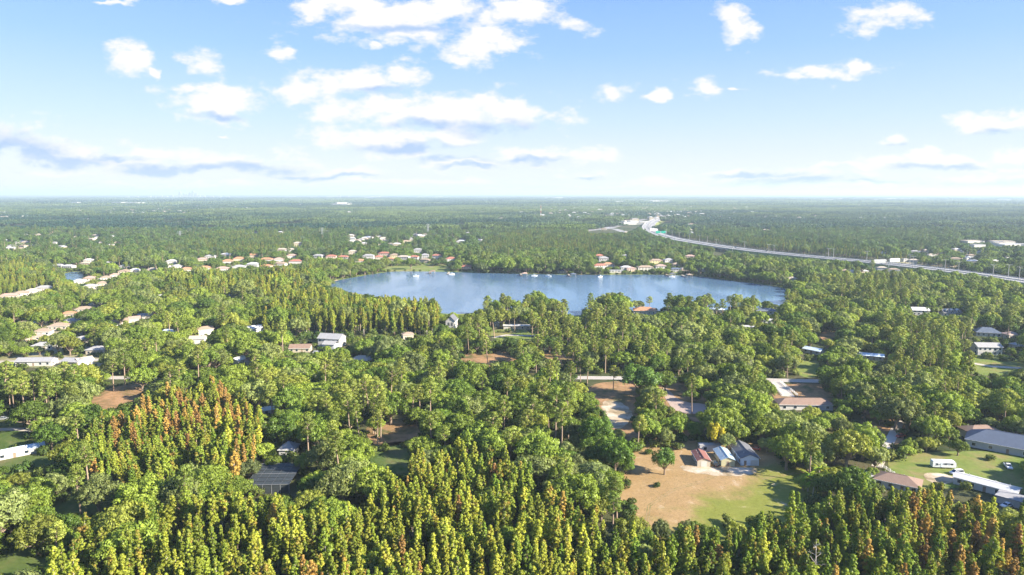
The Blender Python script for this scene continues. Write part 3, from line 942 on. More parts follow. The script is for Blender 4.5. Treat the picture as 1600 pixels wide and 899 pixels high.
cluster([(292, 425, 22, 13, 4, 15, T, 'orange', 'cream'), (321, 423, 24, 14, 4, 15, T, 'orange', 'white'), (348, 424, 24, 14, 4, 15, T, 'pink', 'white'), (317, 409, 24, 13, 4, 15, T, 'pink', 'cream'),
         (356, 413, 22, 14, 5, 15, T, 'orange', 'white'), (374, 409, 24, 14, 5, 10, T, 'orange', 'cream'), (395, 404, 22, 13, 6, 5, T, 'orange', 'cream'), (417, 410, 26, 13, 5, 5, T, 'orange', 'white'),
         (396, 418, 24, 14, 5, 5, T, 'white', 'white'), (374, 421, 24, 13, 4, 5, T, 'pale grey', 'white'), (436, 410, 22, 13, 5, 5, T, 'pink', 'white'), (438, 417, 24, 13, 5, 5, T, 'tan', 'white'),
         (456, 404, 22, 13, 5, 5, T, 'pink', 'white'), (463, 414, 26, 13, 6, 3, T, 'red', 'white'), (416, 420, 22, 13, 4, 5, T, 'orange', 'cream'), (440, 394, 24, 13, 5, 0, T, 'cream', 'cream'),
         (453, 394, 22, 13, 5, 0, T, 'cream', 'white'), (465, 386, 22, 13, 8, 0, T, 'cream', 'cream'), (354, 401, 24, 12, 4, 0, T, 'white', 'white'), (329, 404, 22, 12, 4, 5, T, 'pale grey', 'white')],
        'in the estate left of the lake', 'estate houses left of the lake', vis=.7, storeys=1)
cluster([(498, 405, 22, 12, 6, 0, T, 'pale grey', 'white'), (518, 406, 22, 12, 6, 0, T, 'red', 'pink'), (537, 406, 22, 12, 5, 0, T, 'red', 'white'), (551, 400, 20, 12, 8, 0, T, 'cream', 'cream'),
         (561, 411, 24, 12, 4, 0, T, 'orange', 'cream'), (576, 405, 24, 12, 6, 0, T, 'pale grey', 'white'), (592, 407, 18, 12, 6, 0, T, 'red', 'cream'), (601, 402, 26, 12, 7, 0, T, 'red', 'pink'),
         (610, 409, 18, 12, 5, 0, T, 'orange', 'pink'), (617, 405, 20, 12, 7, 0, T, 'tan', 'yellow'), (631, 408, 26, 12, 7, 0, T, 'cream', 'white'), (647, 407, 20, 12, 6, 0, T, 'red', 'grey'),
         (653, 397, 22, 12, 8, 0, T, 'pale grey', 'white'), (664, 404, 18, 12, 6, 0, T, 'grey', 'grey'), (664, 411, 20, 12, 5, 0, T, 'tan', 'cream'), (683, 405, 24, 12, 6, 0, T, 'red', 'white'),
         (705, 411, 22, 13, 7, 0, T, 'red', 'white'), (729, 422, 20, 12, 5, 0, T, 'red', 'pink')],
        'on the far shore left of the woods', 'houses along the far left shore', vis=.72, storeys=2)
cluster([(936, 420, 24, 12, 5, 5, T, 'red', 'white'), (950, 419, 22, 12, 6, -5, T, 'orange', 'white'), (943, 411, 20, 12, 8, 0, T, 'pale grey', 'white'), (962, 426, 28, 7, 3, 0, 'flat', 'white', 'white'),
         (978, 423, 20, 10, 5, 0, T, 'white', 'white'), (986, 424, 18, 10, 4, 0, T, 'pink', 'pink'), (1008, 423, 30, 12, 5, 0, T, 'tan', 'white'), (1032, 422, 20, 11, 6, 0, T, 'pink', 'white'),
         (1024, 412, 28, 12, 5, 0, T, 'tan', 'yellow'), (1044, 412, 20, 12, 6, 0, T, 'grey', 'white'), (1058, 417, 20, 11, 4, 0, T, 'tan', 'cream'), (1055, 425, 20, 10, 4, 0, T, 'navy', 'grey'),
         (1071, 425, 18, 10, 5, 0, T, 'cream', 'pink'), (1095, 425, 16, 10, 4, 0, T, 'white', 'white'), (1078, 405, 22, 12, 5, 0, T, 'pink', 'cream'), (936, 404, 20, 12, 5, 0, T, 'red', 'cream'),
         (808, 425, 14, 9, 4, 0, T, 'pink', 'cream'), (878, 427, 16, 8, 3, 0, T, 'navy', 'white'), (977, 404, 16, 10, 5, 0, T, 'pale grey', 'white'),
         (1160, 424, 0.1 + 16, 9, 4, 0, T, 'pale blue', 'white'), (1237, 440, 16, 10, 4, 0, T, 'cream', 'white')],
        'on the far shore below the highway', 'houses along the far right shore', vis=.72, storeys=2)

# distant neighbourhoods, white roofs between crowns
rr = random.Random(77)


def far_cluster(cx, cy, wx, wy, n, label, group, cols=('white', 'pale grey', 'cream', 'tan', 'white'), z=(3, 4.5), sz=(9, 17), cat='house', flat=False):
    made = []
    for k in range(n):
        x = cx + rr.uniform(-wx, wx)
        y = cy + rr.uniform(-wy, wy)
        col = rr.choice(cols)
        X, Y = at(x, y)
        w_ = rr.uniform(*sz)
        d_ = w_ * rr.uniform(.5, .7)
        h = rr.uniform(*z)
        o = thing('house' if not flat else 'warehouse', label, cat, (X, Y, 0), R(rr.uniform(-25, 25)), group)
        MB().box(-w_ / 2, -d_ / 2, 0, w_ / 2, d_ / 2, h).build('wall', wallmat('white' if flat else rr.choice(['white', 'cream'])), o)
        roof_mesh(w_, d_, h, 'flat' if flat else 'hip', d_ * .2, .4).build('roof', roofmat(col), o)
        HOUSES.append((X, Y, w_, d_, h, 2, 0, 1.0 if flat else .85))
        made.append((col, x, o))
    for c_ in {m[0] for m in made}:
        ms = sorted([m for m in made if m[0] == c_], key=lambda m: m[1])
        for k, (_, x, o) in enumerate(ms):
            o['label'] = f'{ORD[k]}{"leftmost" if k == 0 else "from left"} {c_} {label}' if len(ms) > 1 else f'only {c_} {label}'


far_cluster(95, 378, 95, 14, 30, 'small house among dark trees at far left', 'houses scattered at far left')
far_cluster(600, 378, 55, 8, 18, 'small house in the woods behind the far left shore', 'houses behind the far left shore')
far_cluster(690, 372, 60, 9, 16, 'house in dark woods left of the far cypress woods', 'houses left of the far cypress woods')
for q, nm_ in enumerate(('at the left edge', 'above the left cypress woods', 'above the lake', 'above the interchange', 'at the right edge')):
    far_cluster(160 + q * 320, 347, 155, 19, 16, f'far house in distant woods {nm_}', f'far houses {nm_}')
far_cluster(560, 372, 14, 3, 7, 'house in the bright cluster beside the left pylons', 'bright cluster beside the pylons')
far_cluster(1480, 402, 110, 10, 16, 'house beyond the highway at right', 'houses beyond the highway')
far_cluster(1560, 384, 45, 4, 10, 'long building beyond the highway at right edge', 'long white roofs at right edge', ('pale grey', 'cream', 'white'), (5, 7), (18, 42), 'building', True)
far_cluster(985, 350, 25, 3, 9, 'building beside the distant interchange', 'buildings by the interchange', ('white', 'cream'), (6, 10), (30, 50), 'building', True)
far_cluster(1340, 424, 60, 5, 8, 'roofed house between the highway and the near woods at right', 'roofs below the highway')
for (cx, cy, wx, n, lab) in ((1545, 314.5, 30, 5, 'long warehouse near the horizon at far right'), (1425, 314, 60, 9, 'warehouse near the horizon right of centre'),
                             (1000, 317, 40, 6, 'warehouse in the hazy woods beyond the interchange'), (560, 308.5, 160, 22, 'block in the hazy town strip on the horizon'),
                             (860, 311, 30, 5, 'warehouse on the horizon above the lake'), (530, 321.5, 12, 3, 'warehouse in far woods left of centre'),
                             (1300, 313, 60, 8, 'warehouse under the horizon above the highway'), (170, 320, 60, 7, 'warehouse in the far woods at left')):
    far_cluster(cx, cy, wx, 1.4, n, lab, lab, ('white', 'cream', 'pale grey'), (14, 24), (70, 190), 'warehouse', True)
# city skyline, more than ten kilometres away
SK = plain('tower_facade', (0.30, 0.32, 0.35), 0.5, var=0.3, scale=0.02)
YS = 13500
sk = [(244, 40, 60), (252, 32, 50), (262, 45, 46), (270, 38, 60), (279, 60, 40), (286, 50, 40), (291, 122, 42), (297, 88, 40), (301, 70, 46), (306, 105, 40), (311, 145, 42), (316, 100, 40), (320, 60, 50),
      (327, 50, 60), (340, 40, 60), (352, 36, 60), (225, 36, 60), (210, 30, 70), (535, 60, 50), (548, 48, 50), (364, 34, 60)]
for k, (x, h, wd) in enumerate(sk):
    X = (x - 800) / F * YS / CP
    tall = h >= 100
    o = thing('tower', f'{"tall" if tall else "low"} hazy tower on the left horizon skyline, {ORD[sum(1 for q in sk if q[0] < x and (q[1] >= 100) == tall)] or ""}{"leftmost" if not sum(1 for q in sk if q[0] < x and (q[1] >= 100) == tall) else "from the left"} of the {"tall" if tall else "low"} ones', 'tower', (X, YS, 0), 0, 'city skyline')
    MB().box(-wd / 2, -20, 0, wd / 2, 20, h).build('tower_block', SK, o)
    MB().box(-wd / 4, -10, h + .01, wd / 4, 10, h + 6).build('plant_room', SK, o)

# ------------------------------------------------------------------ fences by the driveway
def fence(a, b, label):
    A, B = Vector((*at(*a), 0)), Vector((*at(*b), 0))
    o = thing('fence', label, 'fence', A, 0, 'white fences beside the driveway')
    D = B - A
    n = max(3, int(D.length / 2.4))
    for k in range(n + 1):
        p = D * (k / n)
        MB().box(p.x - .12, p.y - .12, 0, p.x + .12, p.y + .12, 1.5).build('post', M_WHITE, o)
    for z in (.35, .8, 1.25):
        for k in range(n):
            p, q = D * (k / n), D * ((k + 1) / n)
            MB().bar((p.x, p.y, z), (q.x, q.y, z), .08, .08, 4).build('rail', M_WHITE, o)


fence((1208, 601), (1223, 618), 'white rail fence on the left side of the fenced driveway')
fence((1219, 598), (1246, 619), 'white rail fence on the right side of the fenced driveway')
fence((1410, 752), (1378, 730), 'white rail fence along the lawn above the brown-roofed house at lower right')


# ------------------------------------------------------------------ vehicles
def paint(col):
    return {'white': plain('car_white', (0.72, 0.73, 0.75), .3, var=.06, spec=.6), 'red': plain('car_red', (0.42, 0.05, 0.035), .3, var=.1, spec=.6),
            'dark': plain('car_dark', (0.04, 0.05, 0.06), .25, var=.1, spec=.6), 'silver': plain('car_silver', (0.42, 0.44, 0.46), .3, .3, var=.08), 'blue': plain('car_blue', (0.05, 0.13, 0.32), .3, var=.1, spec=.6)}[col]


M_LAMP = plain('lamp_glass', (0.85, 0.85, 0.8), .15)
M_TAIL = plain('tail_lamp', (0.45, 0.02, 0.02), .2)


def vehicle(px, py, rot, col, label, style='car', group=None, z=0.1, xyz=None):
    X, Y = at(px, py, z) if xyz is None else xyz[:2]
    o = thing({'car': 'car', 'van': 'van', 'truck': 'pickup_truck'}[style], label, {'car': 'car', 'van': 'van', 'truck': 'truck'}[style], (X, Y, z), R(rot), group)
    prof = {'car': [(-2.25, .35), (-2.3, .8), (-2.0, .98), (-1.45, 1.02), (1.0, .95), (2.1, .78), (2.3, .6), (2.3, .35)],
            'van': [(-2.5, .35), (-2.55, 1.0), (-2.45, 1.1), (1.6, 1.1), (2.4, .95), (2.6, .7), (2.6, .35)],
            'truck': [(-2.8, .45), (-2.85, 1.05), (-.6, 1.08), (1.3, 1.08), (2.5, 1.0), (2.7, .75), (2.7, .45)]}[style]
    cab = {'car': (-1.55, -0.95, .45, 1.15, .96, 1.45), 'van': (-2.42, -2.1, .9, 1.85, 1.08, 1.85), 'truck': (-.65, -.4, .75, 1.4, 1.06, 1.75)}[style]
    hw = .92

    def ex(pr, hw0, hw1):
        n = len(pr)
        zt = max(p[1] for p in pr)
        f = lambda zz: hw0 if zz < zt * .8 else hw1
        vs = [(x, -f(zz), zz) for x, zz in pr] + [(x, f(zz), zz) for x, zz in pr]
        return vs, [tuple(range(n)), tuple(range(n, 2 * n))[::-1]] + [(i, n + i, n + (i + 1) % n, (i + 1) % n) for i in range(n)]
    MB().add(*ex(prof, hw, hw - .04)).build('body', paint(col), o)
    x0, x1, x2, x3, z0, z1 = cab
    vs = [(x0, -.86, z0), (x3, -.86, z0), (x3, .86, z0), (x0, .86, z0), (x1, -.70, z1), (x2, -.70, z1), (x2, .70, z1), (x1, .70, z1)]
    MB().add(vs, [(0, 1, 5, 4), (1, 2, 6, 5), (2, 3, 7, 6), (3, 0, 4, 7)]).build('windows', M_GLASS, o)
    MB().box(x1 - .03, -.72, z1, x2 + .03, .72, z1 + .07).build('roof', paint(col), o)
    for xx in (x0, x3):
        for s in (-1, 1):
            t_ = x1 if xx == x0 else x2
            MB().bar((xx, s * .865, z0), (t_, s * .705, z1), .05, .05, 4).build('pillar', paint(col), o)
    if style == 'truck':
        MB().box(-2.75, -.7, 1.09, -.75, .7, 1.1).build('bed', M_BLACK, o)
    xe = prof[-2][0]
    for sx_ in (-1, 1):
        for sy_ in (-1, 1):
            MB().wheel((sx_ * 1.4, sy_ * .86, .34), .34, .22).build('wheel', M_BLACK, o)
    for s in (-1, 1):
        MB().box(xe - .06, s * .65 - .18, .62, xe + .02, s * .65 + .18, .76).build('headlight', M_LAMP, o)
        MB().box(prof[0][0] - .07, s * .72 - .12, .7, prof[0][0] + .02, s * .72 + .12, .92).build('tail_light', M_TAIL, o)
    return o


vehicle(1495, 741, 188, 'white', 'white van with dark windows parked on the lawn beside the camper', 'van')
vehicle(1575, 731, 250, 'white', 'white pickup truck parked in shade below the big dark blue roof', 'truck')
vehicle(1573, 792, 200, 'white', 'white car by the carport behind cypresses at lower right', 'car')
vehicle(1318, 744, 175, 'silver', 'silver car half hidden under trees left of the brown roof', 'car')
vehicle(1407, 683, 200, 'red', 'red car on the shaded driveway right of the big mossy oak', 'car')
vehicle(1180, 703, 150, 'red', 'red car parked behind the dark-roofed garage', 'car')
vehicle(1117, 727, 95, 'dark', 'dark pickup truck between the red and blue-roofed sheds', 'truck')
vehicle(5, 656, 10, 'silver', 'silver car parked under trees at the left edge', 'car')
vehicle(495, 553, 0, 'white', 'white van on the grass left of the two-storey house', 'van')
vehicle(828, 517, 5, 'dark', 'dark car parked at the right end of the low white building', 'car')
vehicle(770, 513, 90, 'dark', 'dark pickup truck beside the tiny white shed', 'truck')
HOUSES += [(*at(1495, 741), 6, 3, 2, 0, 0, 1.1), (*at(1575, 731), 6, 3, 2, 0, 0, 1.1), (*at(1573, 792), 5, 3, 2, 0, 0, .8), (*at(1318, 744), 5, 3, 2, 0, 0, .6), (*at(1407, 683), 6, 3, 2, 0, 0, 1.),
           (*at(1180, 703), 5, 3, 2, 0, 0, .8), (*at(5, 656), 6, 3, 2, 0, 0, 1), (*at(495, 553), 6, 3, 2, 0, 0, 1)]

# camper trailer
cx_, cy_ = at(1473, 731)
ct = thing('camper_trailer', 'white camper trailer with dark swooshes on its side, parked on the lawn', 'camper trailer', (cx_, cy_, 0), R(-6))
pr = [(-4.4, .6), (-4.4, 2.9), (-4.2, 3.1), (3.9, 3.1), (4.3, 2.7), (4.5, 1.6), (4.3, .6)]
n = len(pr)
MB().add([(x, -1.2, z) for x, z in pr] + [(x, 1.2, z) for x, z in pr], [tuple(range(n)), tuple(range(n, 2 * n))[::-1]] + [(i, n + i, n + (i + 1) % n, (i + 1) % n) for i in range(n)]).build('body', plain('trailer_white', (.68, .70, .72), .4, var=.08), ct)
for k, (x, z) in enumerate(((-2.9, 1.9), (.4, 2.0), (2.8, 2.0))):
    MB().box(x - .45, -1.24, z - .3, x + .45, -1.19, z + .3).build('window', M_GLASS, ct)
MB().box(-1.5, -1.25, .7, -.8, -1.19, 2.6).build('door', wallmat('paleblue'), ct)
for k in range(3):
    pts = [(-4.0 + k * .5 + q * .75, -1.215 - k * .008, .9 + k * .22 + .9 * math.sin(q / 9 * 2.6)) for q in range(9)]
    mb = MB()
    for a, b in zip(pts, pts[1:]):
        mb.add([a, b, (b[0], b[1], b[2] + .16), (a[0], a[1], a[2] + .16)], [(0, 1, 2, 3)])
    mb.build('swoosh', plain('swoosh_grey', (.10, .12, .17), .5), ct)
for x in (-.9, -.1):
    for s in (-1, 1):
        MB().wheel((x, s * 1.05, .36), .36, .22).build('wheel', M_BLACK, ct)
MB().bar((4.3, 0, .6), (5.6, 0, .5), .07).build('hitch', M_STEEL, ct)
HOUSES.append((cx_, cy_, 10, 3, 3, 0, 0, 1.1))

# highway traffic
hwv = random.Random(5)
spots = []
for k in range(16):
    i = hwv.randint(3, len(HWP) - 6)
    a, b = Vector(HWP[i]), Vector(HWP[i + 1])
    t_ = (b - a).normalized()
    nrm = Vector((-t_.y, t_.x))
    p = a.lerp(b, hwv.random()) + nrm * hwv.choice([-14.5, -10.5, -6, 10.5, 14.5, 6])
    spots.append((p.x, p.y, math.degrees(math.atan2(t_.y, t_.x)) + (180 if hwv.random() < .5 else 0)))
proto = None
for k, (x, y, a) in enumerate(spots):
    st = ['white', 'silver', 'dark', 'white', 'red'][k % 5]
    k0 = sum(1 for q, z in enumerate(spots) if ['white', 'silver', 'dark', 'white', 'red'][q % 5] == st and z[0] < x)
    o = vehicle(0, 0, a, st, f'{ORD[k0]}{"leftmost" if k0 == 0 else "from the left"} {st} car driving on the raised highway', 'car', 'cars on the highway', HZ + .06, (x, y))


# ------------------------------------------------------------------ poles, pylons, signs
def light_pole_proto(h):
    o = thing('street_lamp', '', 'street lamp', (0, 0, 0))
    MB().bar((0, 0, 0), (0, 0, h), .42, .26, 8).build('pole', M_CONC, o)
    for s in (-1, 1):
        a = MB().bar((0, 0, h - .3), (s * 3.2, 0, h + .2), .16, .12, 6).build('arm', M_STEEL, o)
        MB().box(s * 3.2 - .6, -.22, h + .1, s * 3.2 + .6, .22, h + .35).build('lamp_head', M_STEEL, a)
    return o


LP = [(1592, 437), (1575, 433), (1551, 433), (1497, 428), (1476, 424), (1426, 418), (1421, 415), (1354, 409), (1302, 404), (1294, 403), (1209, 397), (1201, 396), (1163, 391), (1144, 393), (1119, 387),
      (1105, 382), (1093, 379), (1077, 377), (1061, 374), (1050, 371), (1041, 368)]
LP.sort()
pp = light_pole_proto(15)
for k, (x, y) in enumerate(LP):
    o = pp if k == 0 else copy_tree(pp)
    X, Y = at(x, y, HZ)
    # stand it at the nearest edge or median of the deck
    j = min(range(len(HWP)), key=lambda q: (HWP[q][0] - X) ** 2 + (HWP[q][1] - Y) ** 2)
    o.location = (X, Y, 0 if math.dist(HWP[j], (X, Y)) > 40 else HZ)
    o['label'] = f'tall pale street lamp on the highway, {"leftmost of its row" if k == 0 else ORD[k] + "from the left" if k < 20 else "rightmost of its row"}'
    o['group'] = 'street lamps along the highway'


def pylon(px, ytop, ybase, label, g='power pylons'):
    X, Y = at(px, ybase)
    _, _, d = proj(X, Y, 0)
    h = min((ybase - ytop) * d / F, 60)
    o = thing('pylon', label, 'pylon', (X, Y, 0), R(15), g)
    for sx_ in (-1, 1):
        for sy_ in (-1, 1):
            MB().bar((sx_ * 3, sy_ * 3, 0), (sx_ * .7, sy_ * .7, h), .35, .22, 4).build('leg', M_STEEL, o)
    for k in range(7):
        z0, z1 = h * k / 7, h * (k + 1) / 7
        w0, w1 = 3 - 2.3 * k / 7, 3 - 2.3 * (k + 1) / 7
        mb = MB()
        for s in (-1, 1):
            mb.bar((-w0, s * w0, z0), (w1, s * w1, z1), .14, .14, 4).bar((w0, s * w0, z0), (-w1, s * w1, z1), .14, .14, 4)
            mb.bar((s * w0, -w0, z0), (s * w1, w1, z1), .14, .14, 4)
        mb.build('brace', M_STEEL, o)
    for z, L in ((.78, 7), (.88, 6), (.97, 5)):
        MB().bar((-L, 0, h * z), (L, 0, h * z), .3, .3, 4).build('crossarm', M_STEEL, o)


pylon(282, 361, 379, 'power pylon rising left of the left cypress woods')
pylon(504, 356, 378, 'power pylon right of the left cypress woods')
pylon(669, 350, 368, 'power pylon nearest the middle of the far woods')
# red and white mast
X, Y = at(845, 344)
ms = thing('radio_mast', 'red and white lattice mast in the woods above the lake', 'mast', (X, Y, 0))
_, _, d = proj(X, Y, 0)
h = 22 * d / F
for k in range(6):
    MB().bar((0, 0, h * k / 6), (0, 0, h * (k + 1) / 6), 1.3 - .12 * k, 1.2 - .12 * k, 5).build('section', M_WHITE if k % 2 == 0 else paint('red'), ms)
MB().bar((0, 0, h), (0, 0, h + 8), .4, .2, 5).build('antenna', M_STEEL, ms)


def gantry(px, py, wd, sign, label, nsign=2, h=10, z=HZ, rz=60):
    X, Y = at(px, py, z)
    o = thing('sign_gantry', label, 'gantry', (X, Y, z), R(rz))
    for s in (-1, 1):
        MB().bar((s * wd / 2, 0, 0), (s * wd / 2, 0, h), .5, .4, 6).build('post', M_STEEL, o)
    MB().box(-wd / 2, -.4, h - 1.2, wd / 2, .4, h - .2).build('beam', M_STEEL, o)
    for k in range(nsign):
        c = -wd / 2 + (k + .5) * wd / nsign
        MB().box(c - wd / nsign * .42, -.75, h - 4.5, c + wd / nsign * .42, -.5, h + .8).build('sign_panel', sign, o)


M_GREEN = plain('sign_green', (.0, .25, .17), .4, var=.05)
gantry(1032, 371, 26, M_GREEN, 'highway gantry with green sign panels at the far bend', 2, 14, HZ, 10)
gantry(1021, 367, 22, M_WHITE, 'highway gantry with pale sign panels left of the green-signed one', 1, 14, HZ, 10)
gantry(1397, 418, 17, M_WHITE, 'gantry seen from behind with bright panels over the highway at right', 1, 12, HZ, 10)
gantry(1374, 415, 22, M_STEEL, 'gantry with bare truss just left of the bright-panelled one', 1, 8, HZ, 10)

# ------------------------------------------------------------------ docks and boats on the far shore
def dock(px, py, roof, label):
    X, Y = at(px, py)
    o = thing('dock', label, 'dock', (X, Y, 0), 0, 'docks along the far shore')
    MB().box(-1.2, -14, .7, 1.2, 10, .95).build('deck', plain('dock_wood', (.34, .29, .23), .9), o)
    for sx_ in (-1, 1):
        for y in (-13, -7, -1, 5):
            MB().bar((sx_ * 1.1, y, -.2), (sx_ * 1.1, y, 1.6), .14).build('pile', M_GREYWOOD, o)
    if roof:
        rf = roof_mesh(7, 9, 3.6, 'hip', 1.4, .3).build('roof', roofmat(roof), o)
        rf.location = (4.6, -11, 0)
        for a in (1.4, 7.8):
            for b in (-15, -7):
                MB().bar((a, b, -.2), (a, b, 3.6), .14).build('post', M_GREYWOOD, o)


def boat(px, py, rot, label):
    X, Y = at(px, py, .1)
    o = thing('boat', label, 'boat', (X, Y, .1), R(rot), 'boats on the far shore')
    L = 4.0
    st_ = [(-L, 1.1), (-L * .2, 1.25), (L * .5, .95), (L, .05)]
    vs, fs = [], []
    for x, hw_ in st_:
        vs += [(x, -hw_, .9), (x, -hw_ * .6, 0), (x, hw_ * .6, 0), (x, hw_, .9)]
    for i in range(3):
        for j in range(3):
            a = i * 4 + j
            fs.append((a, a + 4, a + 5, a + 1))
    fs += [(0, 1, 2, 3), (0, 3, 7, 4), (4, 7, 11, 8), (8, 11, 15, 12)]
    MB().add(vs, fs).build('hull', M_WHITE, o)
    MB().box(-1.6, -1.1, 2.4, 1.2, 1.1, 2.5).build('canopy', roofmat('pale blue'), o)
    for a in (-1.5, 1.1):
        for b in (-1, 1):
            MB().bar((a, b, .9), (a, b, 2.4), .05, .05, 4).build('post', M_STEEL, o)
    MB().box(.2, -.4, .91, .9, .4, 1.6).build('console', M_WHITE, o)


dock(672, 426.5, 'brown', 'roofed dock leftmost on the far shore')
dock(701, 427.5, None, 'open dock below the house with red roof on the far shore')
dock(814, 430, 'pink', 'dock with pinkish roof at the left of the wooded shore')
dock(889, 431, 'navy', 'dark-roofed dock below the wooded shore')
dock(1042, 430.5, 'dark grey', 'dark-roofed dock below the houses under the highway')
dock(1068, 432, 'tan', 'tan-roofed dock rightmost on the far shore')
boat(706, 429, 20, 'white boat beside the open dock at far left shore')
boat(835, 431.5, 10, 'white boat right of the dock with pinkish roof')
boat(857, 432, -15, 'white boat in front of the wooded far shore')
boat(938, 433, 35, 'white boat in front of the red-roofed shore houses')
boat(650, 432, 20, 'small pale boat out on the water at upper left of the lake')
boat(1050, 433, 5, 'white boat beside the dark-roofed dock under the highway')


# ------------------------------------------------------------------ tree prototypes
def leaf_cloud(puffs, per, size, seed, outward=0.9, flat=0.85):
    """puffs: (x, y, z, r) -> a mesh of leaf-clump quads spread over and inside every puff"""
    rg = np.random.default_rng(seed)
    P = np.array(puffs, float)
    cnt = np.maximum((per * (P[:, 3] / P[:, 3].mean()) ** 2).astype(int), 10)
    idx = np.repeat(np.arange(len(P)), cnt)
    n = len(idx)
    d = rg.normal(size=(n, 3))
    d[:, 2] = np.where(rg.random(n) < 0.6, np.abs(d[:, 2]), d[:, 2])
    d /= np.linalg.norm(d, axis=1)[:, None]
    r = P[idx, 3] * (0.62 + 0.46 * rg.random(n) ** 0.7)
    r = np.where(rg.random(n) < .16, r * rg.uniform(1.05, 1.45, n), r)
    c = P[idx, :3] + d * r[:, None] * np.array([1, 1, flat])
    nn = d * outward + rg.normal(size=(n, 3)) * 0.55
    nn /= np.linalg.norm(nn, axis=1)[:, None]
    t = np.cross(nn, rg.normal(size=(n, 3)))
    t /= np.linalg.norm(t, axis=1)[:, None]
    b = np.cross(nn, t)
    s = size * (0.55 + 0.8 * rg.random(n))
    s2 = s * (0.6 + 0.5 * rg.random(n))
    t *= s[:, None] / 2
    b *= s2[:, None] / 2
    sk = (rg.random((n, 1)) - .5) * 0.8
    V = np.stack([c - t - b, c + t - b * (0.6 + sk), c + t * .7 + b, c - t * (0.7 + sk) + b], 1).reshape(-1, 3)
    leaf = np.repeat(rg.random(n), 4)
    flip = (nn * d).sum(1) < 0
    V = V.reshape(-1, 4, 3)
    V[flip] = V[flip][:, ::-1]
    sn = d * 0.85 + np.where(flip, -1, 1)[:, None] * nn * 0.45 + np.array([0, 0, .12])
    sn /= np.linalg.norm(sn, axis=1)[:, None]
    return V.reshape(-1, 3), leaf, np.repeat(sn, 4, 0)


def leaf_mesh(name, V, leaf, LN, trunk=None, bark=None):
    n = len(V) // 4
    me = bpy.data.meshes.new(name)
    tv = np.array(trunk.v, float) if trunk else np.zeros((0, 3))
    allv = np.concatenate([V, tv])
    me.vertices.add(len(allv))
    me.vertices.foreach_set('co', allv.astype(np.float32).ravel())
    tf = trunk.f if trunk else []
    loops = list(range(4 * n)) + [i + 4 * n for f in tf for i in f]
    me.loops.add(len(loops))
    me.loops.foreach_set('vertex_index', loops)
    starts = list(range(0, 4 * n, 4))
    p = 4 * n
    for f in tf:
        starts.append(p)
        p += len(f)
    me.polygons.add(len(starts))
    me.polygons.foreach_set('loop_start', starts)
    me.materials.append(M_CYPLEAF if name.startswith('cypress') else M_LEAF)
    if trunk:
        me.materials.append(bark or M_BARK)
        me.polygons.foreach_set('material_index', [0] * n + [1] * len(tf))
    me.update(calc_edges=True)
    tn = np.array([me.vertices[i].normal for i in range(len(V), len(allv))]).reshape(-1, 3) if len(tv) else np.zeros((0, 3))
    me.polygons.foreach_set('use_smooth', [True] * len(starts))
    me.normals_split_custom_set_from_vertices(np.concatenate([LN, tn]).tolist())
    at_ = me.attributes.new('leaf', 'FLOAT', 'POINT')
    at_.data.foreach_set('value', np.concatenate([leaf, np.full(len(tv), .5)]).astype(np.float32))
    return me


def limb(mb, a, b, r0, r1, rg, n=3, wob=.35, sides=5):
    a, b = Vector(a), Vector(b)
    L = (b - a).length
    pts, rad = [a], [r0]
    for k in range(1, n):
        t = k / n
        pts.append(a.lerp(b, t) + Vector((rg.uniform(-1, 1), rg.uniform(-1, 1), rg.uniform(-.3, .6))) * L * wob * .25)
        rad.append(r0 + (r1 - r0) * t)
    pts.append(b)
    rad.append(r1)
    mb.path(pts, rad, sides)


def make_cypress(seed):
    rg = random.Random(seed)
    h = rg.uniform(13.5, 17)
    w_ = rg.uniform(1.15, 2.0)
    puffs = []
    base = rg.uniform(.22, .38)
    n = 52
    for k in range(n):
        t = base + (1 - base) * (k + rg.random()) / n
        q = (t - base) / (1 - base)
        env = w_ * (0.35 + 0.65 * min(1, q * 4)) * (1 - q ** rg.uniform(3, 6) * .7)
        a = k * 2.4 + rg.uniform(-.5, .5)
        rad = env * rg.uniform(.2, 1.0)
        r = max(.36, env * rg.uniform(.24, .52))
        puffs.append((math.cos(a) * rad, math.sin(a) * rad, t * h - .5, r))
    puffs.append((0, 0, h - .5, .5))
    mb = MB()
    lean = rg.uniform(-.3, .3)
    mb.path([(0, 0, -.3), (lean * .3, 0, h * .4), (0, 0, h * .93)], [.26, .17, .05], 6)
    for p in puffs[::5]:
        mb.bar((0, 0, p[2] - .8), (p[0] * .9, p[1] * .9, p[2]), .06, .03, 4)
    return puffs, mb, 62, .34, M_GREYWOOD if seed % 3 == 0 else M_PINEBARK


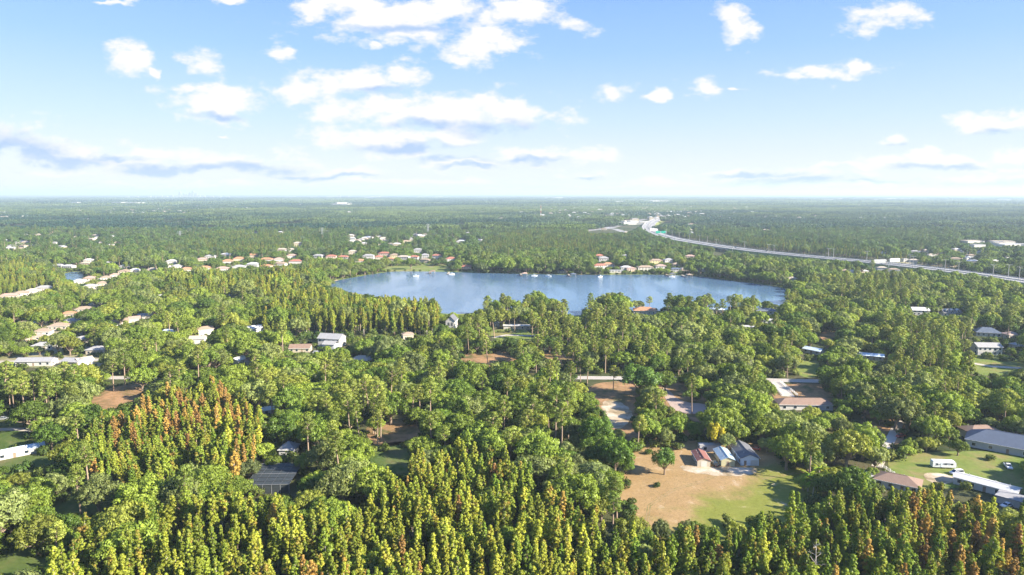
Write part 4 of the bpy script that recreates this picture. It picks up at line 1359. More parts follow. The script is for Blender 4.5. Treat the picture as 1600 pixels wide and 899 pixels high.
def make_oak(seed):
    rg = random.Random(seed)
    rx, ry, rz = rg.uniform(5.6, 7.4), rg.uniform(5.0, 6.8), rg.uniform(3.2, 4.4)
    zc = rg.uniform(6.8, 8.2)
    puffs = []
    lob = [(rg.uniform(0, 6.28), rg.uniform(.12, .3)) for _ in range(4)]
    for k in range(58):
        z = 1 - 1.35 * (k + .5) / 58
        a = k * 2.39996 + rg.uniform(-.25, .25)
        s = math.sqrt(max(0, 1 - z * z))
        m = 1 + sum(am * math.cos(a * (q + 2) + ph) for q, (ph, am) in enumerate(lob)) * .6
        k_ = rg.uniform(.70, 1.02) * m
        puffs.append((math.cos(a) * s * rx * k_, math.sin(a) * s * ry * k_, zc + z * rz * rg.uniform(.8, 1.05) * m, rg.uniform(.95, 1.9)))
    for k in range(10):
        a = rg.uniform(0, 6.28)
        q = rg.uniform(0, .55)
        puffs.append((math.cos(a) * rx * q, math.sin(a) * ry * q, zc + rg.uniform(-.4, .7) * rz, rg.uniform(1.4, 2.0)))
    mb = MB()
    mb.path([(0, 0, -.3), (.15, .1, zc * .36)], [.65, .48], 8)
    for p in puffs[::4]:
        limb(mb, (.15, .1, zc * .34), p[:3], .26, .07, rg, 4)
    return puffs, mb, 105, .47, M_BARK


def make_pine(seed):
    rg = random.Random(seed)
    h = rg.uniform(18, 23)
    puffs = []
    mb = MB()
    lx, ly = rg.uniform(-1.2, 1.2), rg.uniform(-1.2, 1.2)
    mb.path([(0, 0, -.3), (lx * .5, ly * .3, h * .5), (lx, ly, h * .93)], [.36, .27, .10], 7)
    w_ = rg.uniform(3.2, 4.6)
    for k in range(24):
        t = (k + rg.random()) / 24
        z = h * (.60 + .40 * t)
        env = w_ * (1 - t ** 3 * .65) * (.55 + .45 * min(1, t * 3))
        a = k * 2.4 + rg.uniform(-.5, .5)
        rad = env * rg.uniform(.35, 1.0)
        p = (lx + math.cos(a) * rad, ly + math.sin(a) * rad, z, rg.uniform(.8, 1.45))
        puffs.append(p)
        if k % 2 == 0:
            limb(mb, (lx * .9, ly * .9, z - rad * .35 - .6), p[:3], .11, .04, rg, 2, .3, 4)
    puffs.append((lx, ly, h, 1.1))
    return puffs, mb, 80, .40, M_PINEBARK


def make_bush(seed):
    rg = random.Random(seed)
    puffs = [(rg.uniform(-2, 2), rg.uniform(-2, 2), rg.uniform(.5, 2.2), rg.uniform(.9, 1.7)) for _ in range(11)]
    mb = MB().bar((0, 0, 0), (.1, 0, 1.2), .12, .06, 5)
    return puffs, mb, 42, .6, M_BARK


KINDS = {'cypress': (make_cypress, 10), 'oak': (make_oak, 7), 'pine': (make_pine, 7), 'bush': (make_bush, 4)}
PROTO = {}
GNCOL = {}
for kind, (fn, n) in KINDS.items():
    GNCOL[kind] = bpy.data.collections.new('wood_' + kind)
    PROTO[kind] = []
    for i in range(n):
        puffs, mb, per, size, bark = fn(100 * len(kind) + i)
        V, leaf, LN = leaf_cloud(puffs, per, size, i + 11, flat=.6 if kind == 'pine' else .85)
        crown = leaf_mesh(kind + '_crown', V, leaf, LN)
        trunk = mb.mesh(kind + '_trunk', bark)
        whole = leaf_mesh(kind + '_tree', V, leaf, LN, mb, bark)
        zz = max(p[2] + p[3] for p in puffs)
        rr_ = max(math.hypot(p[0], p[1]) + p[3] * .8 for p in puffs)
        PROTO[kind].append((crown, trunk, whole, zz, rr_))
        ob = bpy.data.objects.new(f'{kind}_{i:02d}', whole)
        GNCOL[kind].objects.link(ob)

# ------------------------------------------------------------------ where trees stand
CLEAR = [
    [(692, 491), (690, 466), (640, 466), (560, 459), (517, 448), (560, 434), (620, 424), (760, 427), (930, 430), (1090, 431), (1180, 443), (1222, 452), (1228, 460), (1205, 466), (1180, 462),
     (1150, 457), (1100, 455), (1085, 462), (1045, 457), (1000, 462), (955, 458), (912, 456), (908, 493), (891, 493), (884, 455), (840, 458), (800, 462), (746, 461), (740, 490)],
    [(990, 740), (998, 716), (1060, 703), (1084, 712), (1086, 732), (1190, 734), (1238, 738), (1244, 770), (1215, 790), (1165, 806), (1120, 806), (1075, 814), (1018, 818), (1002, 796)],
    [(930, 600), (985, 600), (990, 622), (988, 640), (980, 662), (958, 668), (943, 640)],
    [(1048, 629), (1108, 632), (1100, 646), (1064, 645)],
    [(1392, 722), (1450, 712), (1530, 714), (1545, 742), (1515, 742), (1480, 752), (1442, 752), (1425, 744)], [(1565, 738), (1600, 735), (1600, 748), (1575, 750)],
    [(145, 634), (155, 615), (205, 602), (225, 604), (200, 625), (165, 638)],
    [(582, 708), (632, 704), (632, 738), (592, 736)], [(595, 665), (645, 662), (640, 684), (600, 686)],
    [(108, 792), (180, 786), (182, 796), (112, 804)], [(-20, 874), (50, 862), (60, 878), (20, 899), (-20, 899)],
    [(728, 556), (790, 554), (800, 568), (735, 568)], [(772, 520), (832, 520), (834, 530), (778, 530)], [(858, 550), (885, 552), (885, 562), (860, 562)],
    [(1212, 600), (1280, 600), (1300, 622), (1290, 634), (1222, 628)], [(1252, 566), (1274, 566), (1276, 592), (1256, 592)], [(1284, 520), (1304, 524), (1300, 532), (1282, 530)],
    [(1524, 565), (1600, 566), (1600, 580), (1530, 584)], [(1040, 600), (1062, 600), (1062, 626), (1046, 624)],
    [(1330, 646), (1352, 648), (1380, 690), (1405, 692), (1404, 676), (1372, 664)], [(-10, 668), (40, 668), (38, 690), (-10, 700)],
    [(100, 426), (130, 425), (128, 436), (106, 438)], [(1115, 393), (1130, 393), (1131, 399), (1115, 399)],
    [(170, 589), (240, 590), (240, 596), (170, 596)], [(905, 588), (995, 588), (995, 595), (905, 595)], [(1196, 590), (1275, 592), (1275, 599), (1200, 598)],
    [(600, 417), (700, 416), (702, 421), (610, 421)], [(-10, 560), (155, 560), (155, 568), (-10, 568)],
]
# visible band of the highway
hb = [(x, y) for x, y in HW[1:]]
CLEAR.append([(x, y - 3) for x, y in hb] + [(x, y + (4 + (x - 1000) * .006 if 1060 < x < 1240 else 2.0)) for x, y in hb[::-1]])
CLEAR.append([(915, 361), (955, 355), (1000, 344), (1036, 338), (1036, 342), (1022, 350), (1018, 360), (1000, 352), (985, 362), (955, 364), (925, 364)])

CYP = {  # stands of cypress, outlined where their crowns show
    'front': [(60, 1200), (70, 900), (85, 872), (140, 815), (200, 862), (238, 806), (330, 775), (420, 778), (480, 803), (560, 796), (600, 752), (640, 724), (720, 704), (800, 722), (880, 775), (950, 815),
              (1000, 838), (1060, 826), (1130, 826), (1230, 806), (1290, 786), (1330, 768), (1395, 772), (1440, 755), (1480, 762), (1520, 782), (1560, 812), (1600, 800), (1800, 790), (1800, 1200)],
    'left': [(112, 712), (170, 662), (250, 622), (330, 600), (415, 645), (398, 705), (340, 752), (300, 710), (240, 752), (150, 735)],
    'mid': [(405, 500), (440, 470), (560, 458), (682, 468), (692, 534), (640, 540), (600, 530), (560, 524), (490, 524), (420, 522)],
    'farleft': [(-200, 408), (40, 408), (90, 428), (98, 450), (40, 460), (-200, 470)],
    'row': [(255, 445), (330, 432), (420, 428), (500, 428), (490, 448), (420, 462), (300, 462)],
    'island': [(740, 396), (760, 372), (820, 358), (920, 356), (985, 368), (1000, 385), (930, 396), (850, 392)],
    'leftfar': [(285, 375), (330, 362), (480, 362), (500, 378), (470, 390), (380, 396), (300, 388)],
    'right': [(1040, 366), (1200, 372), (1380, 392), (1440, 404), (1300, 400), (1150, 384), (1050, 373)],
}
PINE = [[(735, 500), (870, 470), (980, 500), (1040, 560), (940, 585), (800, 585), (700, 560)], [(1380, 505), (1620, 515), (1620, 600), (1400, 590)], [(520, 620), (680, 620), (660, 680), (520, 690)],
        [(690, 470), (900, 455), (900, 488), (700, 488)], [(440, 425), (520, 420), (520, 440), (440, 440)], [(745, 455), (1240, 452), (1245, 488), (745, 488)], [(1310, 425), (1420, 440), (1420, 480), (1300, 470)], [(940, 670), (1010, 665), (1010, 700), (950, 705)],
        [(740, 630), (880, 640), (860, 700), (760, 700)], [(0, 600), (120, 600), (120, 640), (0, 640)]]

rng = np.random.default_rng(2024)


def lowfreq(X, Y, s, seed):
    """cheap smooth noise in -1..1"""
    r_ = np.random.default_rng(seed)
    o = np.zeros_like(X)
    for k in range(7):
        a = r_.uniform(0, 6.283)
        f = s * r_.uniform(.6, 2.0)
        o += np.sin((X * math.cos(a) + Y * math.sin(a)) * f + r_.uniform(0, 6.283))
    return o / 4.0


def candidates(y0, y1, spacing):
    pts = []
    y = y0
    while y < y1:
        hwid = .84 * y + 40
        xs = np.arange(-hwid, hwid, spacing)
        xs = xs + rng.uniform(-.46, .46, len(xs)) * spacing
        ys = y + rng.uniform(-.46, .46, len(xs)) * spacing
        pts.append(np.stack([xs, ys], 1))
        y += spacing
    return np.concatenate(pts)


LAKEX = LAKE
HWN = np.array(HWP)


def blocked(X, Y, h, r, margin=1.0):
    """True where the tree would stand in water, on a road or in a house, or would hide open ground the photograph shows"""
    bad = np.zeros(len(X), bool)
    bx_, by_, bd = proj(X, Y, 0 * X)
    bad |= inpoly(bx_, by_, LAKEX) | inpoly(bx_, by_, POND)
    # roads and highway
    dh = np.full(len(X), 1e9)
    for i in range(0, len(HWN) - 1):
        a, b = HWN[i], HWN[i + 1]
        ab = b - a
        t = np.clip(((X - a[0]) * ab[0] + (Y - a[1]) * ab[1]) / (ab @ ab), 0, 1)
        dh = np.minimum(dh, np.hypot(X - a[0] - ab[0] * t, Y - a[1] - ab[1] * t))
    bad |= dh < 22 + r * .6
    for i in range(len(LANE_W) - 1):
        a, b = np.array(LANE_W[i]), np.array(LANE_W[i + 1])
        ab = b - a
        t = np.clip(((X - a[0]) * ab[0] + (Y - a[1]) * ab[1]) / (ab @ ab), 0, 1)
        bad |= np.hypot(X - a[0] - ab[0] * t, Y - a[1] - ab[1] * t) < 5
    smp = []
    for fz, fr in ((0, 0), (.35, .55), (.35, -.55), (.62, .85), (.62, -.85), (.62, 0), (.85, .6), (.85, -.6), (.97, 0)):
        qx, qy, _ = proj(X + fr * r * margin, Y, h * fz)
        smp.append((qx, qy))
    for pg in CLEAR:
        a = np.array(pg)
        x0, y0, x1, y1 = a[:, 0].min() - 5, a[:, 1].min() - 5, a[:, 0].max() + 5, a[:, 1].max() + 5
        near = (bx_ > x0 - 60) & (bx_ < x1 + 60) & (by_ > y0) & (by_ < y1 + 110)
        if not near.any():
            continue
        for qx, qy in smp:
            bad |= near & inpoly(qx, qy, pg)
    for (hx, hy, w_, d_, hh, rise, rot, vis) in HOUSES:
        ca, sa = math.cos(-rot), math.sin(-rot)
        lx = (X - hx) * ca - (Y - hy) * sa
        ly = (X - hx) * sa + (Y - hy) * ca
        rt = np.minimum(r * .3, 2.2)
        bad |= (np.abs(lx) < w_ / 2 + rt) & (np.abs(ly) < d_ / 2 + rt)
        # box of the house in the picture
        cs = [(sx_ * w_ / 2, sy_ * d_ / 2) for sx_ in (-1, 1) for sy_ in (-1, 1)]
        qs = []
        for ax, ay in cs:
            gx = hx + ax * math.cos(rot) - ay * math.sin(rot)
            gy = hy + ax * math.sin(rot) + ay * math.cos(rot)
            qs += [proj(gx, gy, hh * .35)[:2], proj(gx, gy, hh + rise * .5)[:2]]
        qs = np.array(qs)
        c = (qs.min(0) + qs.max(0)) / 2
        hf = (qs.max(0) - qs.min(0)) / 2 * vis
        near = (Y < hy) & (Y > hy - 190) & (np.abs(bx_ - c[0]) < hf[0] + 60)
        for qx, qy in smp:
            bad |= near & (np.abs(qx - c[0]) < hf[0]) & (np.abs(qy - c[1]) < hf[1])
    return bad


def pick_tint(kind, X, Y, px, py, stand, seed):
    n = len(X)
    r_ = np.random.default_rng(seed)
    a = lowfreq(X, Y, .035, 3)[:, None] * .5 + r_.normal(0, .6, n)[:, None]
    a = np.clip(a * .5 + .5, 0, 1)
    if kind == 'cypress':
        lo, hi = np.array([.140, .225, .026]), np.array([.345, .375, .045])
    elif kind == 'oak':
        lo, hi = np.array([.085, .150, .022]), np.array([.25, .325, .045])
    elif kind == 'pine':
        lo, hi = np.array([.14, .20, .036]), np.array([.27, .31, .06])
    else:
        lo, hi = np.array([.055, .10, .02]), np.array([.14, .17, .035])
    c = lo * (1 - a) + hi * a
    if kind == 'oak':
        u = r_.random(n)
        g_ = u < .22
        c[g_] = c[g_] * .5 + np.array([.23, .25, .115]) * .5
        g_ = u > .90
        c[g_] = c[g_] * .3 + np.array([.27, .29, .05]) * .7
    c *= r_.uniform(.68, 1.25, n)[:, None]
    # leaf colours scaled darker and bluer with distance beyond the near shore
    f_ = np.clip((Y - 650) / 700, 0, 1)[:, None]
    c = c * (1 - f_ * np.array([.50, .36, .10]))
    name = np.where(a[:, 0] > .66, 2, np.where(a[:, 0] > .33, 1, 0))
    if kind == 'cypress':
        rust = ((lowfreq(X, Y, .06, 9) > .55) & (r_.random(n) < .16)) | (r_.random(n) < .025)
        # the turning trees of the left stand and of the lower right corner
        rust |= ((px > 200) & (px < 430) & (py > 590) & (py < 700) & (r_.random(n) < .30))
        rust |= ((px > 1400) & (px < 1640) & (py > 735) & (r_.random(n) < .15))
        rust &= np.isin(stand, ['front', 'left'])
        rc = np.array([.38, .215, .075]) * (1 - .5 * r_.random(n))[:, None] + np.array([.28, .26, .03]) * (.7 * r_.random(n))[:, None]
        c[rust] = rc[rust]
        name[rust] = 3
    return c, name


def scale_of(kind, px, py, stand, r_):
    return None


TREES = []      # dicts
pts1 = candidates(118, 1900, 8.9)      # mixed crowns
pts1[:, 0] += 0
px, py, dd = proj(pts1[:, 0], pts1[:, 1], 8 + 0 * pts1[:, 0])
incyp = np.full(len(pts1), '', dtype='<U8')
for nm, pg in CYP.items():
    incyp[inpoly(px, py, pg)] = nm
inpine = np.zeros(len(pts1), bool)
for pg in PINE:
    inpine |= inpoly(px, py, pg)
# cypress candidates on a finer raster
pts2 = []
cc = candidates(118, 560, 3.45)
cpx, cpy, _ = proj(cc[:, 0], cc[:, 1], 9 + 0 * cc[:, 0])
st2 = np.full(len(cc), '', dtype='<U8')
for nm in ('front', 'left'):
    st2[inpoly(cpx, cpy, CYP[nm])] = nm
sel = st2 != ''
cA, sA = cc[sel], st2[sel]
cc = candidates(520, 1900, 5.8)
cpx, cpy, _ = proj(cc[:, 0], cc[:, 1], 9 + 0 * cc[:, 0])
st2 = np.full(len(cc), '', dtype='<U8')
for nm in CYP:
    if nm not in ('front', 'left'):
        st2[inpoly(cpx, cpy, CYP[nm])] = nm
sel = st2 != ''
cA, sA = np.concatenate([cA, cc[sel]]), np.concatenate([sA, st2[sel]])
keepc = rng.random(len(cA)) < .86
cA, sA = cA[keepc], sA[keepc]


def collect(kind, X, Y, stand, smin, smax, seed, keep=None):
    r_ = np.random.default_rng(seed)
    n = len(X)
    idx = r_.integers(0, len(PROTO[kind]), n)
    H = np.array([p[3] for p in PROTO[kind]])[idx]
    Rd = np.array([p[4] for p in PROTO[kind]])[idx]
    s = smin + (smax - smin) * r_.random(n) ** 1.1
    s = np.where(np.isin(stand, ['mid', 'row']), s * 1.4, s)
    _, ysh, _ = proj(X, Y, 0 * X)
    xsh = proj(X, Y, 0 * X)[0]
    s = np.where((ysh > 484) & (ysh < 500) & (xsh > 740) & (xsh < 1240), s * (1.38 if kind == 'oak' else 1.08), s)
    s = np.where((ysh > 419) & (ysh < 446) & (((xsh > 735) & (xsh < 925)) | (xsh > 1090)) & (xsh < 1260), s * 1.2, s)
    if kind == 'oak':
        s = np.where(np.isin(stand, ['front', 'left']), s * .6, s)
    b = blocked(X, Y, H * s, Rd * s)
    # a smaller tree may still fit where a big one is in the way
    s2 = s * .6
    b2 = blocked(X, Y, H * s2, Rd * s2) if kind == 'oak' else b
    s = np.where(b & ~b2, s2, s)
    ok = ~(b & b2)
    px_, py_, d_ = proj(X, Y, H * s * .6)
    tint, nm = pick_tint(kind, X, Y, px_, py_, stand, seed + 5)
    rot = r_.uniform(0, 6.283, n)
    sz = s * r_.uniform(.85, 1.2, n)
    tl = r_.normal(0, .035, (2, n))
    return dict(tx=tl[0][ok], ty=tl[1][ok], kind=kind, X=X[ok], Y=Y[ok], s=s[ok], sz=sz[ok], idx=idx[ok], rot=rot[ok], tint=tint[ok], nm=nm[ok], px=px_[ok], py=py_[ok], d=d_[ok], stand=stand[ok], H=(H * s)[ok])


r0 = rng.random(len(pts1))
notc = incyp == ''
isp = notc & (((r0 < .62) & inpine) | ((r0 < .09) & ~inpine))
iso = notc & ~isp
SETS = {}
und = rng.random(len(cA)) < .07
SETS['oak'] = collect('oak', np.concatenate([pts1[iso, 0], cA[und, 0]]), np.concatenate([pts1[iso, 1], cA[und, 1]]), np.concatenate([incyp[iso], sA[und]]), .52, 1.20, 31)
SETS['pine'] = collect('pine', pts1[isp, 0], pts1[isp, 1], incyp[isp], .72, 1.05, 32)
SETS['cypress'] = collect('cypress', cA[~und, 0], cA[~und, 1], sA[~und], .55, 1.02, 33)
# low growth under and between
bb = candidates(130, 1000, 6.4)
bb = bb[rng.random(len(bb)) < .72]
SETS['bush'] = collect('bush', bb[:, 0], bb[:, 1], np.full(len(bb), ''), .6, 1.3, 34)


def gn_scatter(name, kind, D, sel, label=None):
    """one object: instances of the kind's trees on a cloud of points"""
    n = int(sel.sum())
    me = bpy.data.meshes.new(name)
    me.vertices.add(n)
    co = np.stack([D['X'][sel], D['Y'][sel], np.zeros(n)], 1).astype(np.float32)
    me.vertices.foreach_set('co', co.ravel())
    a = me.attributes.new('turn', 'FLOAT_VECTOR', 'POINT')
    a.data.foreach_set('vector', np.stack([D['tx'][sel], D['ty'][sel], D['rot'][sel]], 1).astype(np.float32).ravel())
    a = me.attributes.new('size', 'FLOAT_VECTOR', 'POINT')
    a.data.foreach_set('vector', np.stack([D['s'][sel], D['s'][sel], D['sz'][sel]], 1).astype(np.float32).ravel())
    a = me.attributes.new('pick', 'INT', 'POINT')
    a.data.foreach_set('value', D['idx'][sel].astype(np.int32))
    a = me.attributes.new('tint', 'FLOAT_COLOR', 'POINT')
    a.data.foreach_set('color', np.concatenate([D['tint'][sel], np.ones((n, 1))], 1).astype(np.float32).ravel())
    o = link(name, me)
    tag(o, kind='stuff')
    ng = bpy.data.node_groups.new('scatter_' + name, 'GeometryNodeTree')
    ng.interface.new_socket('Geometry', in_out='INPUT', socket_type='NodeSocketGeometry')
    ng.interface.new_socket('Geometry', in_out='OUTPUT', socket_type='NodeSocketGeometry')
    N, L = ng.nodes, ng.links
    gi, go = N.new('NodeGroupInput'), N.new('NodeGroupOutput')
    ip = N.new('GeometryNodeInstanceOnPoints')
    ci = N.new('GeometryNodeCollectionInfo')
    ci.inputs['Collection'].default_value = GNCOL[kind]
    ci.inputs['Separate Children'].default_value = True
    ci.inputs['Reset Children'].default_value = True

    def na(nm, ty):
        q = N.new('GeometryNodeInputNamedAttribute')
        q.data_type = ty
        q.inputs['Name'].default_value = nm
        return next(s_ for s_ in q.outputs if s_.enabled and s_.name == 'Attribute')
    mp = N.new('GeometryNodeMeshToPoints')
    L.new(gi.outputs[0], mp.inputs['Mesh'])
    L.new(mp.outputs[0], ip.inputs['Points'])
    L.new(ci.outputs[0], ip.inputs['Instance'])
    ip.inputs['Pick Instance'].default_value = True
    L.new(na('pick', 'INT'), ip.inputs['Instance Index'])
    er = N.new('FunctionNodeEulerToRotation')
    L.new(na('turn', 'FLOAT_VECTOR'), er.inputs[0])
    L.new(er.outputs[0], ip.inputs['Rotation'])
    L.new(na('size', 'FLOAT_VECTOR'), ip.inputs['Scale'])
    L.new(ip.outputs[0], go.inputs[0])
    md = o.modifiers.new('scatter', 'NODES')
    md.node_group = ng
    return o


# ------------------------------------------------------------------ individual trees (the 300 of each kind that show largest)
LM = [('the red-roofed shed', 1098, 720), ('the dark-roofed garage', 1165, 712), ('the lone tree in the field', 1040, 715), ('the dark screen enclosure', 430, 738), ('the white camper trailer', 1473, 721),
      ('the long white building', 1540, 760), ('the big dark blue roof', 1575, 690), ('the brown roof at lower right', 1402, 745), ('the white-fenced driveway', 1230, 608),
      ('the left edge\'s metal roof', 25, 705), ('the small hut at left', 140, 642), ('the dry verge at left', 185, 620), ('the shaded lawn at lower left', 150, 795), ('the lower left corner', 20, 880),
      ('the shaded backyard', 610, 720), ('the pines left of centre', 600, 670), ('the sandy track', 960, 645), ('the pinkish paver drive', 1075, 638), ('the large two-storey house', 520, 535),
      ('the lakeside gabled house', 706, 505), ('the low white building', 808, 512), ('the brown cottage', 470, 545), ('the orange roof by the lake', 1005, 486),
      ('the small blue-roofed house', 1271, 548), ('the pale blue cottage', 1360, 557), ('the slate blue hip roof', 1541, 516), ('the right two-storey house', 1540, 550), ('the dormered house', 1484, 487),
      ('the suburb\'s grey hip roof', 154, 546), ('the white gable left of centre', 375, 565), ('the tan roof in the left suburb', 320, 518), ('the left edge of the field', 985, 770),
      ('the front edge of the field', 1070, 830), ('the right edge of the field', 1250, 790), ('the brown clearing above centre', 760, 562), ('the red car on the driveway', 1407, 680), ('the pale-roofed shed at left', 421, 640),
      ('the bottom edge left of centre', 350, 885), ('the bottom edge at quarter width', 500, 885), ('the bottom edge at the middle', 780, 885), ('the bottom edge right of middle', 950, 885),
      ('the bottom edge below the field', 1130, 885), ('the bottom edge at right', 1330, 885), ('the lower right corner', 1560, 880), ('the stand beside the enclosure', 560, 800),
      ('the front stand\'s top', 720, 720), ('the front stand\'s middle', 820, 810), ('the turning left stand', 330, 650), ('the centre of the picture', 800, 640), ('the oaks above the enclosure', 520, 700),
      ('the front stand\'s right end', 1480, 820), ('the dark gap at lower right', 1330, 830)]
CN = {'cypress': ['green', 'light green', 'yellow-green', 'rust orange'], 'oak': ['dark green', 'mid green', 'light green'], 'pine': ['dark green', 'mid green', 'light green'], 'bush': ['dark', 'green', 'olive']}
PL = {'cypress': 'cypresses', 'oak': 'oaks', 'pine': 'pines'}


def put_individuals(kind, D, nmax):
    vis = (D['px'] > -30) & (D['px'] < 1630) & (D['py'] < 925)
    size = np.where(vis, D['H'] / D['d'] * (1.6 if kind != 'oak' else 1), -1)
    order = np.argsort(-size)
    pickd = np.zeros(len(size), bool)
    pickd[order[:nmax]] = True
    pickd &= size > 0
    groups = {}
    for i in np.nonzero(pickd)[0]:
        x, y = D['px'][i], D['py'][i]
        k = min(range(len(LM)), key=lambda q: (LM[q][1] - x) ** 2 + (LM[q][2] - y) ** 2 * 1.6)
        ddx, ddy = x - LM[k][1], (y - LM[k][2]) * 1.3
        rel = ('left of' if ddx < 0 else 'right of') if abs(ddx) > abs(ddy) else ('behind' if ddy < 0 else 'in front of')
        groups.setdefault((int(D['nm'][i]), k, rel), []).append((math.hypot(ddx, ddy), i))
    for (c, k, rel), lst in groups.items():
        lst.sort()
        for q, (_, i) in enumerate(lst):
            cn = CN[kind][c]
            if len(lst) == 1:
                lab = f'the only {cn} {kind} close {rel} {LM[k][0]}'
            elif q < 12:
                lab = f'{ORD[q] or ""}nearest {cn} {kind} {rel} {LM[k][0]}'
            else:
                lab = f'{cn} {kind} farther {rel} {LM[k][0]}'
            cr, tr, _, _, _ = PROTO[kind][D['idx'][i]]
            o = thing({'cypress': 'cypress_tree', 'oak': 'oak_tree', 'pine': 'pine_tree'}[kind], lab, f'{kind} tree', (D['X'][i], D['Y'][i], 0), D['rot'][i], f'{cn} {PL[kind]} {rel} {LM[k][0]}')
            o.scale = (D['s'][i], D['s'][i], D['sz'][i])
            o.rotation_euler = (D['tx'][i], D['ty'][i], D['rot'][i])
            a = link('crown', cr, o)
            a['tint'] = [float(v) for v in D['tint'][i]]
            link('trunk', tr, o)
    return pickd


for kind in ('cypress', 'oak', 'pine'):
    D = SETS[kind]
    got = put_individuals(kind, D, 298)
    gn_scatter({'cypress': 'cypress_woods', 'oak': 'oak_woods', 'pine': 'pine_woods'}[kind], kind, D, ~got)
gn_scatter('undergrowth', 'bush', SETS['bush'], np.ones(len(SETS['bush']['X']), bool))
print('TREES', {k: len(v['X']) for k, v in SETS.items()})


def single(kind, px, py, i, s, tint, label, name=None, cat=None, sz=None):
    X, Y = at(px, py)
    cr, tr, _, _, _ = PROTO[kind][i]
    o = thing(name or f'{kind}_tree', label, cat or f'{kind} tree', (X, Y, 0), px * .7)
    o.scale = (s, s, sz or s)
    a = link('crown', cr, o)
    a['tint'] = list(tint)
    link('trunk', tr, o)
    return o


single('oak', 1038, 742, 2, .62, (.10, .18, .03), 'lone round green tree standing in the brown part of the field', 'broadleaf_tree', 'tree', .85)
single('oak', 1000, 622, 1, 1.45, (.10, .18, .035), 'huge round oak beside the road right of the sandy clearing', 'oak_tree')
single('pine', 958, 612, 3, .75, (.21, .24, .04), 'small pine with flat yellow top on the straw clearing by the road')
single('pine', 178, 612, 2, .85, (.16, .20, .04), 'tall thin pine standing in the middle of the dry verge')
single('oak', 1117, 702, 4, .55, (.42, .38, .03), 'bright yellow-leaved tree behind the sheds', 'broadleaf_tree', 'tree', .9)
single('oak', 1355, 716, 3, 1.0, (.09, .13, .035), 'broad grey-green oak behind the small outbuilding near the lawn')
single('bush', 1027, 762, 1, .55, (.05, .08, .02), 'small dark bush in the dry part of the field', 'bush', 'bush')


tf = random.Random(12)
FP = [(995, 735), (1060, 705), (1235, 740), (1240, 770), (1160, 804), (1010, 815), (1002, 790)]
mb = MB()
cnt = 0
while cnt < 900:
    x, y = tf.uniform(990, 1245), tf.uniform(703, 816)
    if inpoly([x], [y], FP)[0]:
        X, Y = at(x, y)
        for q in range(5):
            a = tf.uniform(0, 6.28)
            r_, h_ = tf.uniform(.08, .24), tf.uniform(.04, .15)
            mb.add([(X, Y, .03), (X + math.cos(a) * r_, Y + math.sin(a) * r_, .03 + h_), (X + math.cos(a + .7) * r_, Y + math.sin(a + .7) * r_, .03 + h_ * .8)], [(0, 1, 2)])
        cnt += 1
tag(mb.build('weeds', grassland('weeds', [(0.36, (0.10, 0.12, 0.03)), (0.55, (0.17, 0.17, 0.05)), (0.66, (0.24, 0.19, 0.09))], 0.2)), kind='stuff')


# palms, dead snags
def palm(px, py, h, label, nf=16, tint=(.07, .11, .025), fl=2.6):
    X, Y = at(px, py)
    o = thing('palm_tree', label, 'palm', (X, Y, 0))
    rg = random.Random(int(px))
    MB().path([(0, 0, 0), (.2, .1, h * .5), (.1, 0, h)], [.24, .18, .16], 7).build('trunk', M_GREYWOOD, o)
    for k in range(nf):
        a = k * 2.4
        el = rg.uniform(-.4, 1.0)
        vs, fs = [], []
        for q in range(6):
            t = q / 5
            rad = fl * t
            z = h + math.sin(el) * rad - t * t * 1.3
            c = Vector((.1 + math.cos(a) * rad * math.cos(el * .5), math.sin(a) * rad * math.cos(el * .5), z))
            sd = Vector((-math.sin(a), math.cos(a), 0)) * (.42 * math.sin(math.pi * min(1, t * .85 + .12)))
            vs += [c - sd - Vector((0, 0, .18)), c, c + sd - Vector((0, 0, .18))]
            if q:
                b = (q - 1) * 3
                fs += [(b, b + 3, b + 4, b + 1), (b + 1, b + 4, b + 5, b + 2)]
        me = MB().add(vs, fs).mesh('frond', M_LEAF)
        f = link('frond', me, o)
        f['tint'] = [v * rg.uniform(.8, 1.3) for v in tint]


for p in ((1305, 716, 8, 'palm with a grey trunk standing alone behind the left end of the lawn'), (1262, 768, 7, 'feathery light green palm at the right edge of the field'), (1278, 764, 8, 'second feathery palm at the right edge of the field, further right'),
          (1270, 775, 6, 'lowest feathery palm at the right edge of the field'), (1465, 500, 12, 'slender palm below the dormered house'), (1448, 498, 10, 'slender palm left of the dormered house'),
          (868, 500, 12, 'palm on the near lake shore left of the water gap'), (886, 506, 13, 'palm on the near shore beside the water gap'), (1340, 480, 14, 'tall palm in the group right of the lake'),
          (1352, 482, 13, 'second tall palm in the group right of the lake'), (600, 584, 8, 'palm in front of the cream house among trees'), (1228, 700, 7, 'small palm left of the mossy oaks by the field')):
    palm(*p[:3], p[3], tint=(.24, .34, .03) if 1250 < p[0] < 1290 else (.13, .19, .035), fl=3.6 if 1250 < p[0] < 1290 else 2.4)


